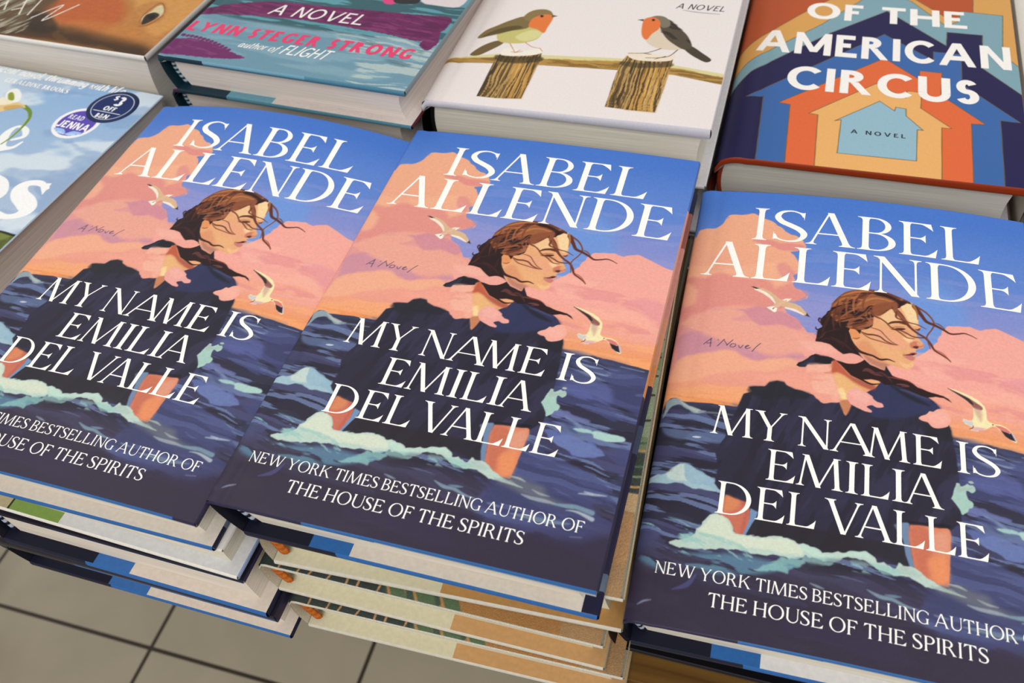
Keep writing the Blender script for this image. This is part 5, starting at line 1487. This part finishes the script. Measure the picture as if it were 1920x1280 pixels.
make_book('navy, orange and blue nested house cover novel with bold white lettering', 'nested house cover books', rz(.1631, .2813, -.025, 0), W=163, H=240, T=38, cv=circus, letters=circ_txt, roll=1, te=(4.0, 5.2), rs=14, rd=9, bulge=3,
          tail_hi=[(1, '8f3214')], tail_lo=[(1, '9a3a1a')], under='b7b4bc', back_top=[(1, 'bdbac0')], back_tail=[(1, '8f3516')], fore=[(1, '8f3516')], back_fore=[(1, '8f3516')], spine=[(.3, '221d45'), (1, '8f3516')],
          pages='d0ccc4', band=('8f3516', '8f3516'), ov=4.5)
make_book('brown painted portrait cover book with one eye showing, white edges', None, rz(-.3371, .2689, .02, -.07), W=160, H=240, T=46, cv=face, roll=0, te=(3.4, 3.8), ovf=4, ov=4,
          tail_hi=[(1, 'e9e4dc')], tail_lo=[(1, 'dcd6cd')], under='c9c4bd', back_top=[(1, 'cfc9c2')], back_tail=[(1, 'e0dcd4')], fore=[(1, 'd8d2ca')], back_fore=[(1, 'e0dcd4')], spine=[(1, 'd8d2ca')], pages='e2dad0')
fl = make_book('pale sky cover novel with white flower and two round stickers', None, rz(-.3514, .0315, -.002, -.095), W=160, H=235, T=33, cv=flower, letters=flower_txt, roll=0, te=(1.2, 1.2), rs=3, rd=1, ovf=1.2, ov=1.2, tb=1.2,
               tail_hi=[(1, '6a7436')], tail_lo=[(1, '6a7436')], back_top=[(1, 'bfb8b0')], back_tail=[(1, 'bcc4cc')], fore=[(1, 'a8b6c4')], back_fore=[(1, 'b4aca6')], spine=[(1, '9fb4cc')], pages='e0d6cc', band=(None, None))

# the price sticker on the sky cover
m = MB()
a = np.linspace(0, 2 * np.pi, 49)
r = np.array([16.4, 16.1, 13.6, 13.55, 13.0, 12.95, 0])
cc = ['131f45', '16264f', '16264f', 'b9c2dc', 'b9c2dc', '172c63', '172c63']
zz = [.05, .3, .3, .3, .3, .3, .3]
m.grid(136.2 + np.outer(r, np.cos(a)), 216.4 + np.outer(r * .97, np.sin(a)), 33 + np.outer(zz, np.ones(49)), np.array([[hexc(c)] * 49 for c in cc]))
flat = lambda x, y: np.full(np.shape(x), 33.3)
m.strips(lettering('$', 131.6, 134.8, 222.6, 4.2, .2, .16, 0) + lettering('3', 135.2, 140.6, 217.4, 9.4, .26, .2, 0) + lettering('OFF', 131.6, 140.4, 212.0, 4.2, .26, .2, 0, gap=.14) + lettering('B&N', 131.4, 140.6, 204.6, 4.0, .26, .2, 0, gap=.12)
         + [np.array([(126, 210.9, 126, 210.4), (146.4, 210.9, 146.4, 210.4)])], flat, 'eef0f6')
so = m.build('price_sticker', M_JACKET, fl)
so['label'] = 'round navy price sticker'


# the copies that fill the stacks down to the table top
def stack_fill(label, group, x, y, ztop, a, Ts, W=160, H=238, front='8a8580', edge='bdb8b0', pages='c4bcb2'):
    for k, T in enumerate(Ts):
        make_book(label[k] if isinstance(label, list) else label, group, rz(x + .002 * (k % 2), y + .004, ztop, a), W=W, H=H, T=T, front=front, roll=2, te=(2, 2.4), tail_hi=[(1, edge)], tail_lo=[(1, edge)],
                  back_top=[(1, edge)], back_tail=[(1, edge)], fore=[(1, edge)], back_fore=[(1, edge)], spine=[(1, edge)], pages=pages, band=(None, None))
        ztop -= T / 1000 + .0003


stack_fill('teal edged copy low in the lake cover stack', 'lake cover novels', -.1684, .262, -.0248, -.06, [26, 26, 26], front='5f2556', edge='3d6572', pages='8a8078')
stack_fill('white edged copy low in the robin cover stack', 'robin cover books', 0, .2568, -.0304, 0, [37, 35.5], front='d8d4d4', edge='d6d4d8', pages='b8b4a8')
stack_fill('orange edged copy at the bottom of the house cover stack', None, .165, .2813, -.0636, 0, [39.5], front='221d45', edge='8f3516', pages='a8a49c')
stack_fill('pale copy low in the portrait cover stack', 'portrait cover stack copies', -.3371, .2689, -.0265, -.07, [39, 37], front='5a4028', edge='d6d0c8', pages='b8b0a6')
stack_fill('pale copy low in the sky cover stack', 'sky cover stack copies', -.3514, .0315, -.0354, -.095, [34, 33.5], W=160, H=232, front='9fb4cc', edge='a9a29a', pages='b0a69c')

# two neighbours that just enter the picture on the right
make_book('dark blue cover with yellow lettering at the right picture edge', None, rz(.330, .03, -.045, .0), W=150, H=246, T=27, front='1d1f66', roll=2, te=(2, 2), fore=[(1, '1d1f66')], tail_hi=[(1, '1d1f66')], tail_lo=[(1, '1d1f66')],
          spine=[(1, '1d1f66')], letters=[(lettering('A', 2, 24, 205, 20, .2, .16, 0), 'e8c022')], band=(None, None))
stack_fill('plain dark copy under the dark blue cover', None, .331, .03, -.0723, 0, [31], H=244, W=150, front='1d1f66', edge='1d1f66')
make_book('thick white edged book behind the dark blue cover', None, rz(.3315, .292, -.028, .0), W=160, H=236, T=45, front='e4e0d4', roll=1, te=(2, 2), fore=[(1, 'dcd8cc')], tail_hi=[(1, 'e0dccf')], tail_lo=[(1, 'd8d4c6')],
          back_top=[(1, 'd8d4c6')], back_tail=[(1, 'd8d4c6')], spine=[(1, 'dcd8cc')], pages='d9d5c4', band=(None, None))
stack_fill('plain white copy under the thick white book', None, .3325, .29, -.0733, 0, [30], W=158, H=234, front='d8d4c8', edge='d4d0c4')
